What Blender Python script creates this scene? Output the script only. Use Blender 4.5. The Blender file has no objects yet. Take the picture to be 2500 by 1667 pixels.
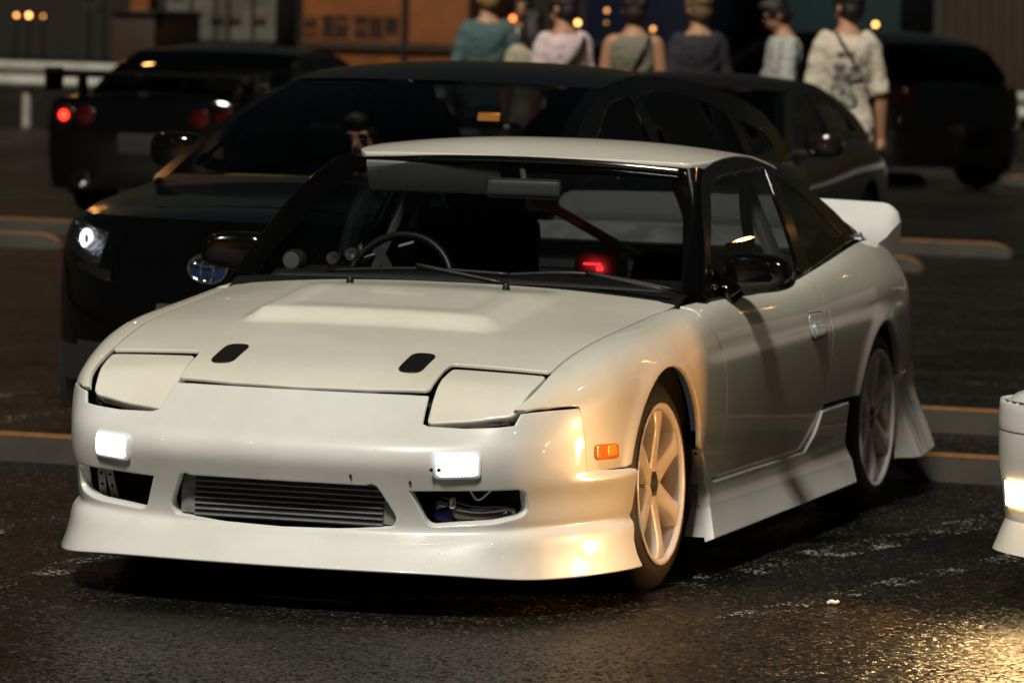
import bpy, bmesh, math, random
import numpy as np
from mathutils import Vector, Matrix
from mathutils.geometry import delaunay_2d_cdt

random.seed(7); np.random.seed(7)
SC = bpy.context.scene
COL = SC.collection
R = math.radians

# ------------------------------------------------------------------ camera
CAM = dict(f=11729.05, pos=(4.6758, -12.9066, 1.66), yaw=0.323633, pitch=0.071685, roll=0.025518, w=2500., h=1667.)
def cam_basis():
    y, p, r = CAM['yaw'], CAM['pitch'], CAM['roll']
    fw = np.array([-math.sin(y)*math.cos(p), math.cos(y)*math.cos(p), -math.sin(p)])
    rt = np.array([math.cos(y), math.sin(y), 0.0]); up = np.cross(rt, fw)
    c, s = math.cos(r), math.sin(r)
    return fw, c*rt + s*up, -s*rt + c*up
FW, RT, UP = cam_basis(); CP = np.array(CAM['pos'])
cd = bpy.data.cameras.new('camera'); co = bpy.data.objects.new('camera', cd); COL.objects.link(co)
co.matrix_world = Matrix(((RT[0], UP[0], -FW[0], CP[0]), (RT[1], UP[1], -FW[1], CP[1]), (RT[2], UP[2], -FW[2], CP[2]), (0, 0, 0, 1)))
cd.sensor_width = 36.0; cd.lens = CAM['f']/CAM['w']*36.0
cd.clip_start = 0.5; cd.clip_end = 2000
cd.dof.use_dof = True; cd.dof.focus_distance = 12.6; cd.dof.aperture_fstop = 5.8; cd.dof.aperture_blades = 7
SC.camera = co

# ------------------------------------------------------------------ night sky and the high lot lamps as one sun
SUN_EL, SUN_AZ = R(52), R(3.0)         # azimuth measured from -Y towards +X
wd = bpy.data.worlds.new('World'); SC.world = wd; wd.use_nodes = True
nt = wd.node_tree; bg = nt.nodes['Background']
sky = nt.nodes.new('ShaderNodeTexSky'); sky.sky_type = 'NISHITA'; sky.sun_disc = False
sky.sun_elevation = R(1.0); sky.sun_rotation = R(180) - SUN_AZ
nt.links.new(sky.outputs[0], bg.inputs[0]); bg.inputs[1].default_value = 0.014
sd = bpy.data.lights.new('sun', 'SUN'); so = bpy.data.objects.new('sun', sd); COL.objects.link(so)
sd.energy = 3.5; sd.angle = R(9); sd.color = (1.0, 0.93, 0.80)
sdir = Vector((math.sin(SUN_AZ)*math.cos(SUN_EL), -math.cos(SUN_AZ)*math.cos(SUN_EL), math.sin(SUN_EL)))
so.rotation_euler = sdir.to_track_quat('Z', 'Y').to_euler(); so.location = (0, -10, 12)
SC.view_settings.view_transform = 'Standard'; SC.view_settings.look = 'None'
SC.view_settings.exposure = 0.0; SC.view_settings.gamma = 1.0
SC.render.engine = 'CYCLES'; SC.render.resolution_x = 1024; SC.render.resolution_y = 682
SC.cycles.max_bounces = 8; SC.cycles.transparent_max_bounces = 16; SC.cycles.glossy_bounces = 5
SC.cycles.sample_clamp_indirect = 4.0; SC.cycles.caustics_reflective = False; SC.cycles.caustics_refractive = False

# ------------------------------------------------------------------ materials
MATS = {}
def mat(name, col=(.5, .5, .5), rough=.5, metal=0., coat=0., spec=.5, emit=None, es=0., bump=None, mottle=None, coatr=.04):
    if name in MATS: return MATS[name]
    m = bpy.data.materials.new(name); m.use_nodes = True; MATS[name] = m
    n = m.node_tree.nodes; l = m.node_tree.links; b = n['Principled BSDF']
    b.inputs['Base Color'].default_value = (*col, 1); b.inputs['Roughness'].default_value = rough
    b.inputs['Metallic'].default_value = metal; b.inputs['Specular IOR Level'].default_value = spec
    b.inputs['Coat Weight'].default_value = coat; b.inputs['Coat Roughness'].default_value = coatr
    if emit: b.inputs['Emission Color'].default_value = (*emit, 1); b.inputs['Emission Strength'].default_value = es
    tc = n.new('ShaderNodeTexCoord')
    if mottle:                       # (scale, dark colour, amount) : wear / dirt with its own shape
        sc, c2, am = mottle
        t = n.new('ShaderNodeTexNoise'); t.inputs['Scale'].default_value = sc; t.inputs['Detail'].default_value = 6
        l.new(tc.outputs['Object'], t.inputs['Vector'])
        r = n.new('ShaderNodeValToRGB'); r.color_ramp.elements[0].position = .38; r.color_ramp.elements[1].position = .68
        r.color_ramp.elements[0].color = (0, 0, 0, 1); r.color_ramp.elements[1].color = (am, am, am, 1)
        l.new(t.outputs['Fac'], r.inputs[0])
        mx = n.new('ShaderNodeMix'); mx.data_type = 'RGBA'; l.new(r.outputs[0], mx.inputs[0])
        mx.inputs[6].default_value = (*col, 1); mx.inputs[7].default_value = (*c2, 1); l.new(mx.outputs[2], b.inputs['Base Color'])
    if bump:                         # (scale, strength, distance)
        t = n.new('ShaderNodeTexNoise'); t.inputs['Scale'].default_value = bump[0]; t.inputs['Detail'].default_value = 3
        l.new(tc.outputs['Object'], t.inputs['Vector'])
        bp = n.new('ShaderNodeBump'); bp.inputs['Strength'].default_value = bump[1]; bp.inputs['Distance'].default_value = bump[2]
        l.new(t.outputs['Fac'], bp.inputs['Height']); l.new(bp.outputs[0], b.inputs['Normal'])
    return m
def glass(name, tint=(.5, .5, .5), rough=0.0, ior=1.45, gl=(1, 1, 1)):
    if name in MATS: return MATS[name]
    m = bpy.data.materials.new(name); m.use_nodes = True; MATS[name] = m
    n = m.node_tree.nodes; l = m.node_tree.links; n.remove(n['Principled BSDF'])
    t = n.new('ShaderNodeBsdfTransparent'); t.inputs[0].default_value = (*tint, 1)
    g = n.new('ShaderNodeBsdfGlossy'); g.inputs['Roughness'].default_value = rough; g.inputs[0].default_value = (*gl, 1)
    f = n.new('ShaderNodeFresnel'); ge = n.new('ShaderNodeNewGeometry'); mr = n.new('ShaderNodeMath'); mr.operation = 'MULTIPLY_ADD'
    mr.inputs[1].default_value = 1/ior-ior; mr.inputs[2].default_value = ior; l.new(ge.outputs['Backfacing'], mr.inputs[0]); l.new(mr.outputs[0], f.inputs[0])   # a thin pane mirrors alike from both sides
    x = n.new('ShaderNodeMixShader'); l.new(f.outputs[0], x.inputs[0]); l.new(t.outputs[0], x.inputs[1]); l.new(g.outputs[0], x.inputs[2])
    l.new(x.outputs[0], n['Material Output'].inputs[0]); return m

def paint_wet(name, col, rough, coat):
    """car paint with a fine orange peel and scattered standing rain drops"""
    m = mat(name, col, rough, coat=coat)
    n = m.node_tree.nodes; l = m.node_tree.links; b = n['Principled BSDF']
    tc = n.new('ShaderNodeTexCoord')
    v = n.new('ShaderNodeTexVoronoi'); v.inputs['Scale'].default_value = 130; v.inputs['Randomness'].default_value = 1
    l.new(tc.outputs['Object'], v.inputs['Vector'])
    r = n.new('ShaderNodeValToRGB'); r.color_ramp.elements[0].position = 0.0; r.color_ramp.elements[0].color = (1, 1, 1, 1)
    r.color_ramp.elements[1].position = .30; r.color_ramp.elements[1].color = (0, 0, 0, 1)
    l.new(v.outputs['Distance'], r.inputs[0])
    sel = n.new('ShaderNodeMath'); sel.operation = 'GREATER_THAN'; sel.inputs[1].default_value = .72
    sp = n.new('ShaderNodeSeparateColor'); l.new(v.outputs['Color'], sp.inputs[0]); l.new(sp.outputs[0], sel.inputs[0])
    geo = n.new('ShaderNodeNewGeometry'); sx = n.new('ShaderNodeSeparateXYZ'); l.new(geo.outputs['True Normal'], sx.inputs[0])
    up = n.new('ShaderNodeMath'); up.operation = 'GREATER_THAN'; up.inputs[1].default_value = .35; l.new(sx.outputs[2], up.inputs[0])
    m1 = n.new('ShaderNodeMath'); m1.operation = 'MULTIPLY'; l.new(sel.outputs[0], m1.inputs[0]); l.new(up.outputs[0], m1.inputs[1])
    m2 = n.new('ShaderNodeMath'); m2.operation = 'MULTIPLY'; l.new(m1.outputs[0], m2.inputs[0]); l.new(r.outputs[0], m2.inputs[1])
    bp = n.new('ShaderNodeBump'); bp.inputs['Strength'].default_value = .4; bp.inputs['Distance'].default_value = .0016
    l.new(m2.outputs[0], bp.inputs['Height']); l.new(bp.outputs[0], b.inputs['Coat Normal']); l.new(bp.outputs[0], b.inputs['Normal'])
    # faint road film and wash marks in the colour
    d1 = n.new('ShaderNodeTexNoise'); d1.inputs['Scale'].default_value = 2.6; d1.inputs['Detail'].default_value = 8; d1.inputs['Roughness'].default_value = .68; l.new(tc.outputs['Object'], d1.inputs['Vector'])
    d2 = n.new('ShaderNodeValToRGB'); d2.color_ramp.elements[0].position = .36; d2.color_ramp.elements[0].color = (col[0]*.90, col[1]*.89, col[2]*.86, 1); d2.color_ramp.elements[1].position = .62; d2.color_ramp.elements[1].color = (*col, 1)
    l.new(d1.outputs['Fac'], d2.inputs[0]); l.new(d2.outputs[0], b.inputs['Base Color'])
    return m
WHITE_WARMLIT = paint_wet('white_paint_warm_lit', (.73, .715, .635), .36, .8)  # yellowed tint puts the warm light on the body into the colour
WHITE_COOLLIT = paint_wet('white_paint_cool_lit', (.71, .72, .71), .36, .8)  # same white tinted cooler, neutral light on the bumper put into the colour
UNDERW = mat('unpainted_flange_white', (.62, .63, .64), .5, mottle=(14, (.25, .24, .22), .5))
BLACKP = mat('black_paint', (.0015, .0015, .0018), .10, coat=1.0, coatr=.02)
TRIM = mat('black_trim', (.005, .005, .005), .45)
TRIMG = mat('gloss_black_trim', (.0018, .0018, .0018), .14, coat=.6)
RUBBER = mat('tyre_rubber', (.012, .012, .0125), .62, bump=(60, .2, .002))
DARK = mat('dark_cavity', (.006, .006, .006), .9)
PLASTIC = mat('dark_plastic', (.02, .02, .022), .6)
SEAT = mat('seat_cloth', (.022, .026, .042), .9, bump=(300, .3, .001))
RIMW = mat('wheel_pale_alloy', (.70, .69, .66), .33, metal=.0, coat=.4)
RIMB = mat('wheel_barrel', (.50, .50, .50), .32, metal=.55)
ALLOY = mat('raw_alloy', (.42, .42, .43), .35, metal=.9)
GLASSC = glass('clear_glass', (.54, .56, .56))
GLASSD = glass('tinted_glass', (.16, .16, .16))
GLASSB = glass('privacy_glass', (.05, .05, .05))

# ------------------------------------------------------------------ mesh helpers
def tag(o, label=None, cat=None, group=None, kind=None):
    for k, v in (('label', label), ('category', cat), ('group', group), ('kind', kind)):
        if v: o[k] = v
    return o
def link(name, me, m, parent=None, smooth=True):
    o = bpy.data.objects.new(name, me); COL.objects.link(o)
    if m is not None:
        for x in (m if isinstance(m, (list, tuple)) else [m]): me.materials.append(x)
    if parent is not None: o.parent = parent
    if smooth and len(me.polygons): me.polygons.foreach_set('use_smooth', [True]*len(me.polygons))
    return o
def mesh_obj(name, V, F, m, parent=None, smooth=True):
    me = bpy.data.meshes.new(name); me.from_pydata([tuple(map(float, v)) for v in V], [], [tuple(map(int, f)) for f in F]); me.update()
    return link(name, me, m, parent, smooth)
def empty(name, loc=(0, 0, 0), rz=0., parent=None):
    o = bpy.data.objects.new(name, None); COL.objects.link(o); o.location = loc; o.rotation_euler = (0, 0, rz); o.empty_display_size = .1
    if parent is not None: o.parent = parent
    return o
def bm_obj(name, bm, m, parent=None, smooth=False):
    me = bpy.data.meshes.new(name); bmesh.ops.recalc_face_normals(bm, faces=bm.faces[:]); bm.to_mesh(me); bm.free()
    return link(name, me, m, parent, smooth)
def auto_smooth(o, deg=35):
    me = o.data; bm = bmesh.new(); bm.from_mesh(me)
    for e in bm.edges:
        if len(e.link_faces) == 2 and e.calc_face_angle(0) > R(deg): e.smooth = False
    for f in bm.faces: f.smooth = True
    bm.to_mesh(me); bm.free(); return o
def box(name, c, s, m, parent=None, rot=(0, 0, 0), bev=.0, seg=2, taper=None):
    bm = bmesh.new(); bmesh.ops.create_cube(bm, size=1)
    for v in bm.verts:
        v.co = Vector((v.co.x*s[0], v.co.y*s[1], v.co.z*s[2]))
        if taper and v.co.z > 0: v.co.x *= taper[0]; v.co.y *= taper[1]
    if bev: bmesh.ops.bevel(bm, geom=bm.edges[:], offset=bev, segments=seg, profile=.6, affect='EDGES')
    M = Matrix.Translation(c) @ Matrix.Rotation(rot[2], 4, 'Z') @ Matrix.Rotation(rot[1], 4, 'Y') @ Matrix.Rotation(rot[0], 4, 'X')
    bmesh.ops.transform(bm, matrix=M, verts=bm.verts)
    o = bm_obj(name, bm, m, parent)
    if bev: auto_smooth(o, 40)
    return o
def spl(pts, n):
    """Catmull-Rom through pts"""
    P = np.array(pts, float); k = len(P)
    if k == 2: return P[0] + (P[1]-P[0])*np.linspace(0, 1, n)[:, None]
    Q = np.vstack([2*P[0]-P[1], P, 2*P[-1]-P[-2]]); out = []
    for t in np.linspace(0, k-1-1e-9, n):
        i = int(t); f = t-i; a, b, c, d = Q[i:i+4]
        out.append(.5*((2*b)+(-a+c)*f+(2*a-5*b+4*c-d)*f*f+(-a+3*b-3*c+d)*f**3))
    return np.array(out)
def tube(name, pts, rad, m, parent=None, n=24, k=10, raw=False):
    P = spl(pts, n) if n else np.array(pts, float)
    rads = np.interp(np.linspace(0, 1, len(P)), np.linspace(0, 1, len(np.atleast_1d(rad))), np.atleast_1d(rad))
    T = np.gradient(P, axis=0); T /= np.linalg.norm(T, axis=1)[:, None]+1e-12
    u = np.cross(T[0], (0, 0, 1.)) if abs(T[0][2]) < .9 else np.cross(T[0], (1., 0, 0)); u /= np.linalg.norm(u)
    V = []; F = []
    for i in range(len(P)):
        u = u - T[i]*(u@T[i]); u /= np.linalg.norm(u); w = np.cross(T[i], u)
        for j in range(k):
            a = 2*math.pi*j/k; V.append(P[i]+rads[i]*(math.cos(a)*u+math.sin(a)*w))
    for i in range(len(P)-1):
        for j in range(k): F.append((i*k+j, i*k+(j+1) % k, (i+1)*k+(j+1) % k, (i+1)*k+j))
    F.append(tuple(range(k))[::-1]); F.append(tuple((len(P)-1)*k+j for j in range(k)))
    if raw: return V, F
    return mesh_obj(name, V, F, m, parent)
def lathe(name, prof, m, parent=None, axis='X', n=48, loc=(0, 0, 0), sx=1):
    """profile of (axial, radius) turned round an axis"""
    V = []; F = []; k = len(prof)
    for i in range(n):
        a = 2*math.pi*i/n; c, s = math.cos(a), math.sin(a)
        for (ax, r) in prof:
            p = (sx*ax, r*c, r*s) if axis == 'X' else ((r*c, sx*ax, r*s) if axis == 'Y' else (r*c, r*s, ax))
            V.append((p[0]+loc[0], p[1]+loc[1], p[2]+loc[2]))
    for i in range(n):
        for j in range(k-1):
            F.append((i*k+j, i*k+j+1, ((i+1) % n)*k+j+1, ((i+1) % n)*k+j))
    me = bpy.data.meshes.new(name); me.from_pydata(V, [], F); me.update()
    bm = bmesh.new(); bm.from_mesh(me); bmesh.ops.recalc_face_normals(bm, faces=bm.faces[:]); bm.to_mesh(me); bm.free()
    return auto_smooth(link(name, me, m, parent), 38)

# ---- smooth interpolating surfaces
class Spline1:
    def __init__(s, x):
        s.x = np.array(x, float); n = len(s.x); h = np.diff(s.x)
        A = np.zeros((n, n)); B = np.zeros((n, n)); A[0, 0] = A[-1, -1] = 1
        for i in range(1, n-1):
            A[i, i-1] = h[i-1]; A[i, i] = 2*(h[i-1]+h[i]); A[i, i+1] = h[i]
            B[i, i-1] = 6/h[i-1]; B[i, i] = -6/h[i-1]-6/h[i]; B[i, i+1] = 6/h[i]
        s.M = np.linalg.solve(A, B); s.n = n; s.h = h
    def basis(s, t):
        t = np.atleast_1d(np.asarray(t, float)); tc = np.clip(t, s.x[0], s.x[-1])
        i = np.clip(np.searchsorted(s.x, tc)-1, 0, s.n-2); h = s.h[i]; a = (s.x[i+1]-tc)/h; b = (tc-s.x[i])/h
        E = np.eye(s.n)
        W = a[:, None]*E[i]+b[:, None]*E[i+1]+(((a**3-a)*h*h/6)[:, None]*s.M[i]+((b**3-b)*h*h/6)[:, None]*s.M[i+1])
        o = t-tc
        if np.any(o != 0):
            d = (E[i+1]-E[i])/h[:, None]+((-(3*a*a-1)*h/6)[:, None]*s.M[i]+((3*b*b-1)*h/6)[:, None]*s.M[i+1])
            W = W+o[:, None]*d
        return W
    def __call__(s, t, v): return s.basis(t) @ np.asarray(v, float)
def curve(xs, vs):
    sp = Spline1(xs); vs = np.array(vs, float); return lambda t: sp(t, vs)
class Net:
    def __init__(s, ka, kb, P): s.a = Spline1(ka); s.b = Spline1(kb); s.P = np.array(P, float)
    def __call__(s, a, b): return np.einsum('ni,nj,ijk->nk', s.a.basis(a), s.b.basis(b), s.P)
def project(P):
    d = np.atleast_2d(P)-CP; z = d@FW
    return np.stack([CAM['w']/2+CAM['f']*(d@RT)/z, CAM['h']/2-CAM['f']*(d@UP)/z], -1)
def unproject(x, y, axis, val):
    d = FW+RT*(x-CAM['w']/2)/CAM['f']-UP*(y-CAM['h']/2)/CAM['f']; return CP+d*(val-CP[axis])/d[axis]
def solve2(fun, target, g, it=25):
    """parameters (a,b) where fun(a,b) -> 2 numbers equals target"""
    q = np.array(g, float)
    for _ in range(it):
        f0 = fun(q[0], q[1])-target
        J = np.stack([(fun(q[0]+1e-4, q[1])-target-f0)/1e-4, (fun(q[0], q[1]+1e-4)-target-f0)/1e-4], -1)
        st = np.linalg.lstsq(J, -f0, rcond=1e-6)[0]; m = np.abs(st).max()
        q = q+st*min(1, .15/(m+1e-9))
        if m < 1e-7: break
    return q
def trace(surf, pts, g):
    """outline seen at photo pixels, laid onto the real surface"""
    out = []
    for p in pts:
        g = solve2(lambda a, b: project(surf(np.array([a]), np.array([b])))[0], np.array(p, float), g); out.append(tuple(g))
    return out
def onsurf(surf, pts, axes, g):
    out = []
    for p in pts:
        g = solve2(lambda a, b: surf(np.array([a]), np.array([b]))[0][list(axes)], np.array(p, float), g); out.append(tuple(g))
    return out

def dens(loop, sp):
    out = []
    for i in range(len(loop)):
        a = np.array(loop[i]); b = np.array(loop[(i+1) % len(loop)]); n = max(1, int(math.ceil(np.linalg.norm(b-a)/sp)))
        for k in range(n): out.append(a+(b-a)*k/n)
    return np.array(out)
def inpoly(P, L):
    x, y = P[:, 0], P[:, 1]; r = np.zeros(len(P), bool); j = len(L)-1
    for i in range(len(L)):
        xi, yi = L[i]; xj, yj = L[j]
        if yi != yj:
            c = ((yi > y) != (yj > y)) & (x < (xj-xi)*(y-yi)/(yj-yi)+xi); r ^= c
        j = i
    return r
def dist_loop(P, L):
    A = L; B = np.roll(L, -1, 0); d = np.full(len(P), 1e9)
    for a, b in zip(A, B):
        ab = b-a; t = np.clip(((P-a)@ab)/(ab@ab+1e-12), 0, 1); d = np.minimum(d, np.linalg.norm(P-(a+t[:, None]*ab), axis=1))
    return d
def roundc(pts, r, seg=5):
    """round every corner of a 2D polygon; r may be per corner"""
    n = len(pts); out = []
    rs = r if isinstance(r, (list, tuple)) else [r]*n
    for i in range(n):
        p0, p, p1 = np.array(pts[i-1], float), np.array(pts[i], float), np.array(pts[(i+1) % n], float)
        a = p0-p; b = p1-p; la, lb = np.linalg.norm(a), np.linalg.norm(b); d = min(rs[i], la*.45, lb*.45)
        if d < 1e-4: out.append(tuple(p)); continue
        A = p+a/la*d; B = p+b/lb*d
        for k in range(seg+1):
            t = k/seg; out.append(tuple((1-t)**2*A+2*t*(1-t)*p+t*t*B))
    return out
def panel(name, surf, outline, m, parent=None, holes=(), sp=.02, flange=.014, lip=.0022, side=0, flip=False, inset=.0035, off=0., back=False, rimhole=None):
    """sheet cut to an outline on a smooth surface, its edges rolled and turned in. side: +1 / -1 or 0 for both mirrored objects"""
    loops = [dens(outline, sp*.6)]+[dens(h, sp*.6) for h in holes]
    lo = loops[0].min(0); hi = loops[0].max(0)
    gx = np.arange(lo[0]+sp*.3, hi[0], sp); gy = np.arange(lo[1]+sp*.3, hi[1], sp*.87)
    G = np.array([(x+(sp*.5 if j % 2 else 0), y) for j, y in enumerate(gy) for x in gx]).reshape(-1, 2)
    def inside(P):
        r = inpoly(P, loops[0])
        for h in loops[1:]: r &= ~inpoly(P, h)
        return r
    pts = []
    if len(G):
        G = G[inside(G)]
        for L in loops:
            if len(G): G = G[dist_loop(G, L) > sp*.5]
        pts.append(G)
    if inset:
        for L in loops:
            T = np.roll(L, -1, 0)-np.roll(L, 1, 0); T /= np.linalg.norm(T, axis=1)[:, None]+1e-12
            N = np.stack([-T[:, 1], T[:, 0]], -1)
            for s in (1, -1):
                Q = L+N*inset*s; Q = Q[inside(Q)]
                for L2 in loops:
                    if len(Q): Q = Q[dist_loop(Q, L2) > inset*.8]
                pts.append(Q)
    vs = [Vector(p) for L in loops for p in L]; ed = []; k = 0; idx = []
    for L in loops:
        n = len(L); ed += [(k+i, k+(i+1) % n) for i in range(n)]; idx.append(list(range(k, k+n))); k += n
    for Q in pts: vs += [Vector(p) for p in Q]
    cv, ce, cf, ov, oe, of = delaunay_2d_cdt(vs, ed, [], 0, 1e-6)
    C = np.array([tuple(v) for v in cv]); Fc = np.array([f for f in cf if len(f) == 3])
    keep = inside(C[Fc].mean(1)); Fc = Fc[keep]
    o2n = {}
    for i, ol in enumerate(ov):
        for q in ol: o2n[q] = i
    a, b = C[:, 0], C[:, 1]; P = surf(a, b); e = 5e-4
    N = np.cross(surf(a+e, b)-surf(a-e, b), surf(a, b+e)-surf(a, b-e)); N /= np.linalg.norm(N, axis=1)[:, None]+1e-12
    if flip: N = -N
    P = P+N*off
    # orient faces with N
    fn = np.cross(P[Fc[:, 1]]-P[Fc[:, 0]], P[Fc[:, 2]]-P[Fc[:, 0]]); s = np.einsum('ij,ij->i', fn, N[Fc[:, 0]]) < 0
    Fc[s] = Fc[s][:, ::-1]
    V = list(P); F = [tuple(f) for f in Fc]
    if flange:
        for li, L in enumerate(idx):
            ii = [o2n[q] for q in L]; n = len(ii); PL = P[ii]; NL = N[ii]
            T = np.roll(PL, -1, 0)-np.roll(PL, 1, 0); T /= np.linalg.norm(T, axis=1)[:, None]+1e-12
            O = np.cross(T, NL)
            # outward test in parameter space
            mid = C[ii].mean(0); test = C[ii]; 
            q = surf(C[ii][:, 0], C[ii][:, 1])
            TT = np.roll(test, -1, 0)-np.roll(test, 1, 0)
            NN = np.stack([TT[:, 1], -TT[:, 0]], -1); NN /= np.linalg.norm(NN, axis=1)[:, None]+1e-12
            o_in = inside(test+NN*1e-3).sum() > n/2
            NNo = -NN if o_in else NN
            dq = surf(test[:, 0]+NNo[:, 0]*1e-3, test[:, 1]+NNo[:, 1]*1e-3)-q
            if np.einsum('ij,ij->i', O, dq).sum() < 0: O = -O
            fl = flange if li == 0 else (rimhole or flange)
            rings = [ii]
            for (w, d) in ((lip*.6, lip*.35), (lip, lip), (lip, fl)):
                base = len(V); V += list(PL+O*w-NL*d); rings.append([base+t for t in range(n)])
            for r0, r1 in zip(rings[:-1], rings[1:]):
                for t in range(n):
                    f = (r0[t], r0[(t+1) % n], r1[(t+1) % n], r1[t]); F.append(f)
    V = np.array(V); objs = []
    for sgn in ((1, -1) if side == 0 else (side,)):
        W = V*np.array([sgn, 1, 1])
        FF = F if sgn > 0 else [f[::-1] for f in F]
        me = bpy.data.meshes.new(name); me.from_pydata(W.tolist(), [], [tuple(map(int, f)) for f in FF]); me.update()
        if flange:
            bm = bmesh.new(); bm.from_mesh(me); 
            bmesh.ops.recalc_face_normals(bm, faces=bm.faces[:])
            # keep main sheet outward
            bm.faces.ensure_lookup_table(); f0 = bm.faces[0]; f0.normal_update()
            nn = Vector(N[Fc[0][0]]*np.array([sgn, 1, 1]))
            if f0.normal.dot(nn) < 0: bmesh.ops.reverse_faces(bm, faces=bm.faces[:])
            bm.to_mesh(me); bm.free()
        o = link(name, me, m, parent); auto_smooth(o, 50) if flange else None
        objs.append(o)
    return objs if side == 0 else objs[0]
# ------------------------------------------------------------------ ground
def asphalt():
    m = bpy.data.materials.new('wet_asphalt'); m.use_nodes = True; n = m.node_tree.nodes; l = m.node_tree.links; b = n['Principled BSDF']
    tc = n.new('ShaderNodeTexCoord')
    def noise(s, d=4):
        t = n.new('ShaderNodeTexNoise'); t.inputs['Scale'].default_value = s; t.inputs['Detail'].default_value = d; l.new(tc.outputs['Object'], t.inputs['Vector']); return t
    big = noise(.35, 5); mid = noise(2.2, 6); fine = noise(60, 4)
    def vor(sc):
        v = n.new('ShaderNodeTexVoronoi'); v.inputs['Scale'].default_value = sc; l.new(tc.outputs['Object'], v.inputs['Vector']); return v
    v = vor(115); w = vor(48)
    sp = n.new('ShaderNodeSeparateColor'); l.new(v.outputs['Color'], sp.inputs[0])
    r = n.new('ShaderNodeValToRGB'); e = r.color_ramp
    e.elements[0].position = .0; e.elements[0].color = (.0028, .0026, .0022, 1); e.elements[1].position = .60; e.elements[1].color = (.0080, .0073, .0060, 1)
    for p_, c in ((.86, (.020, .0178, .0140, 1)), (.95, (.055, .047, .035, 1)), (1.0, (.14, .125, .10, 1))):
        k = e.elements.new(p_); k.color = c
    l.new(sp.outputs[0], r.inputs[0])
    r2 = n.new('ShaderNodeValToRGB'); r2.color_ramp.elements[0].position = .3; r2.color_ramp.elements[0].color = (.42, .42, .42, 1); r2.color_ramp.elements[1].position = .72; r2.color_ramp.elements[1].color = (1.15, 1.13, 1.08, 1)
    l.new(mid.outputs['Fac'], r2.inputs[0])
    mu = n.new('ShaderNodeMix'); mu.data_type = 'RGBA'; mu.blend_type = 'MULTIPLY'; mu.inputs[0].default_value = 1; l.new(r.outputs[0], mu.inputs[6]); l.new(r2.outputs[0], mu.inputs[7])
    st = noise(.9, 3); r3 = n.new('ShaderNodeValToRGB'); r3.color_ramp.elements[0].position = .36; r3.color_ramp.elements[0].color = (.45, .45, .45, 1); r3.color_ramp.elements[1].position = .46; r3.color_ramp.elements[1].color = (1, 1, 1, 1)
    l.new(st.outputs['Fac'], r3.inputs[0])
    m4 = n.new('ShaderNodeMix'); m4.data_type = 'RGBA'; m4.blend_type = 'MULTIPLY'; m4.inputs[0].default_value = 1; l.new(mu.outputs[2], m4.inputs[6]); l.new(r3.outputs[0], m4.inputs[7])
    l.new(m4.outputs[2], b.inputs['Base Color'])
    rr = n.new('ShaderNodeMapRange'); rr.inputs[1].default_value = .35; rr.inputs[2].default_value = .7; rr.inputs[3].default_value = .22; rr.inputs[4].default_value = .48
    l.new(big.outputs['Fac'], rr.inputs[0]); l.new(rr.outputs[0], b.inputs['Roughness'])
    b.inputs['Specular IOR Level'].default_value = .28
    # every stone of the aggregate is a small wet facet with its own tilt
    geo = n.new('ShaderNodeNewGeometry')
    def vm(op, a, bb=None, c=None):
        q = n.new('ShaderNodeVectorMath'); q.operation = op; l.new(a, q.inputs[0])
        if bb is not None:
            if hasattr(bb, 'links') or hasattr(bb, 'is_output'): l.new(bb, q.inputs[1])
            else: q.inputs[1].default_value = bb
        return q.outputs[0]
    t1 = vm('MULTIPLY', vm('SUBTRACT', v.outputs['Color'], (.5, .5, .5)), (.95, .95, 0))
    t2 = vm('MULTIPLY', vm('SUBTRACT', w.outputs['Color'], (.5, .5, .5)), (.35, .35, 0))
    nn = vm('NORMALIZE', vm('ADD', vm('ADD', geo.outputs['Normal'], t1), t2))
    bp = n.new('ShaderNodeBump'); bp.inputs['Strength'].default_value = .6; bp.inputs['Distance'].default_value = .004
    l.new(fine.outputs['Fac'], bp.inputs['Height']); l.new(nn, bp.inputs['Normal']); l.new(bp.outputs[0], b.inputs['Normal'])
    return m
ASPH = asphalt()
V = [(-400, -60, 0), (400, -60, 0), (400, 700, 0), (-400, 700, 0)]
tag(mesh_obj('ground', V, [(0, 1, 2, 3)], ASPH, smooth=False), kind='structure')
# ================================================================== the white coupe
CAR = empty('sports_coupe', (0, 0, 0))
tag(CAR, 'white low sports coupe with closed pop-up headlights and pale six-spoke wheels', 'car')
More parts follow.
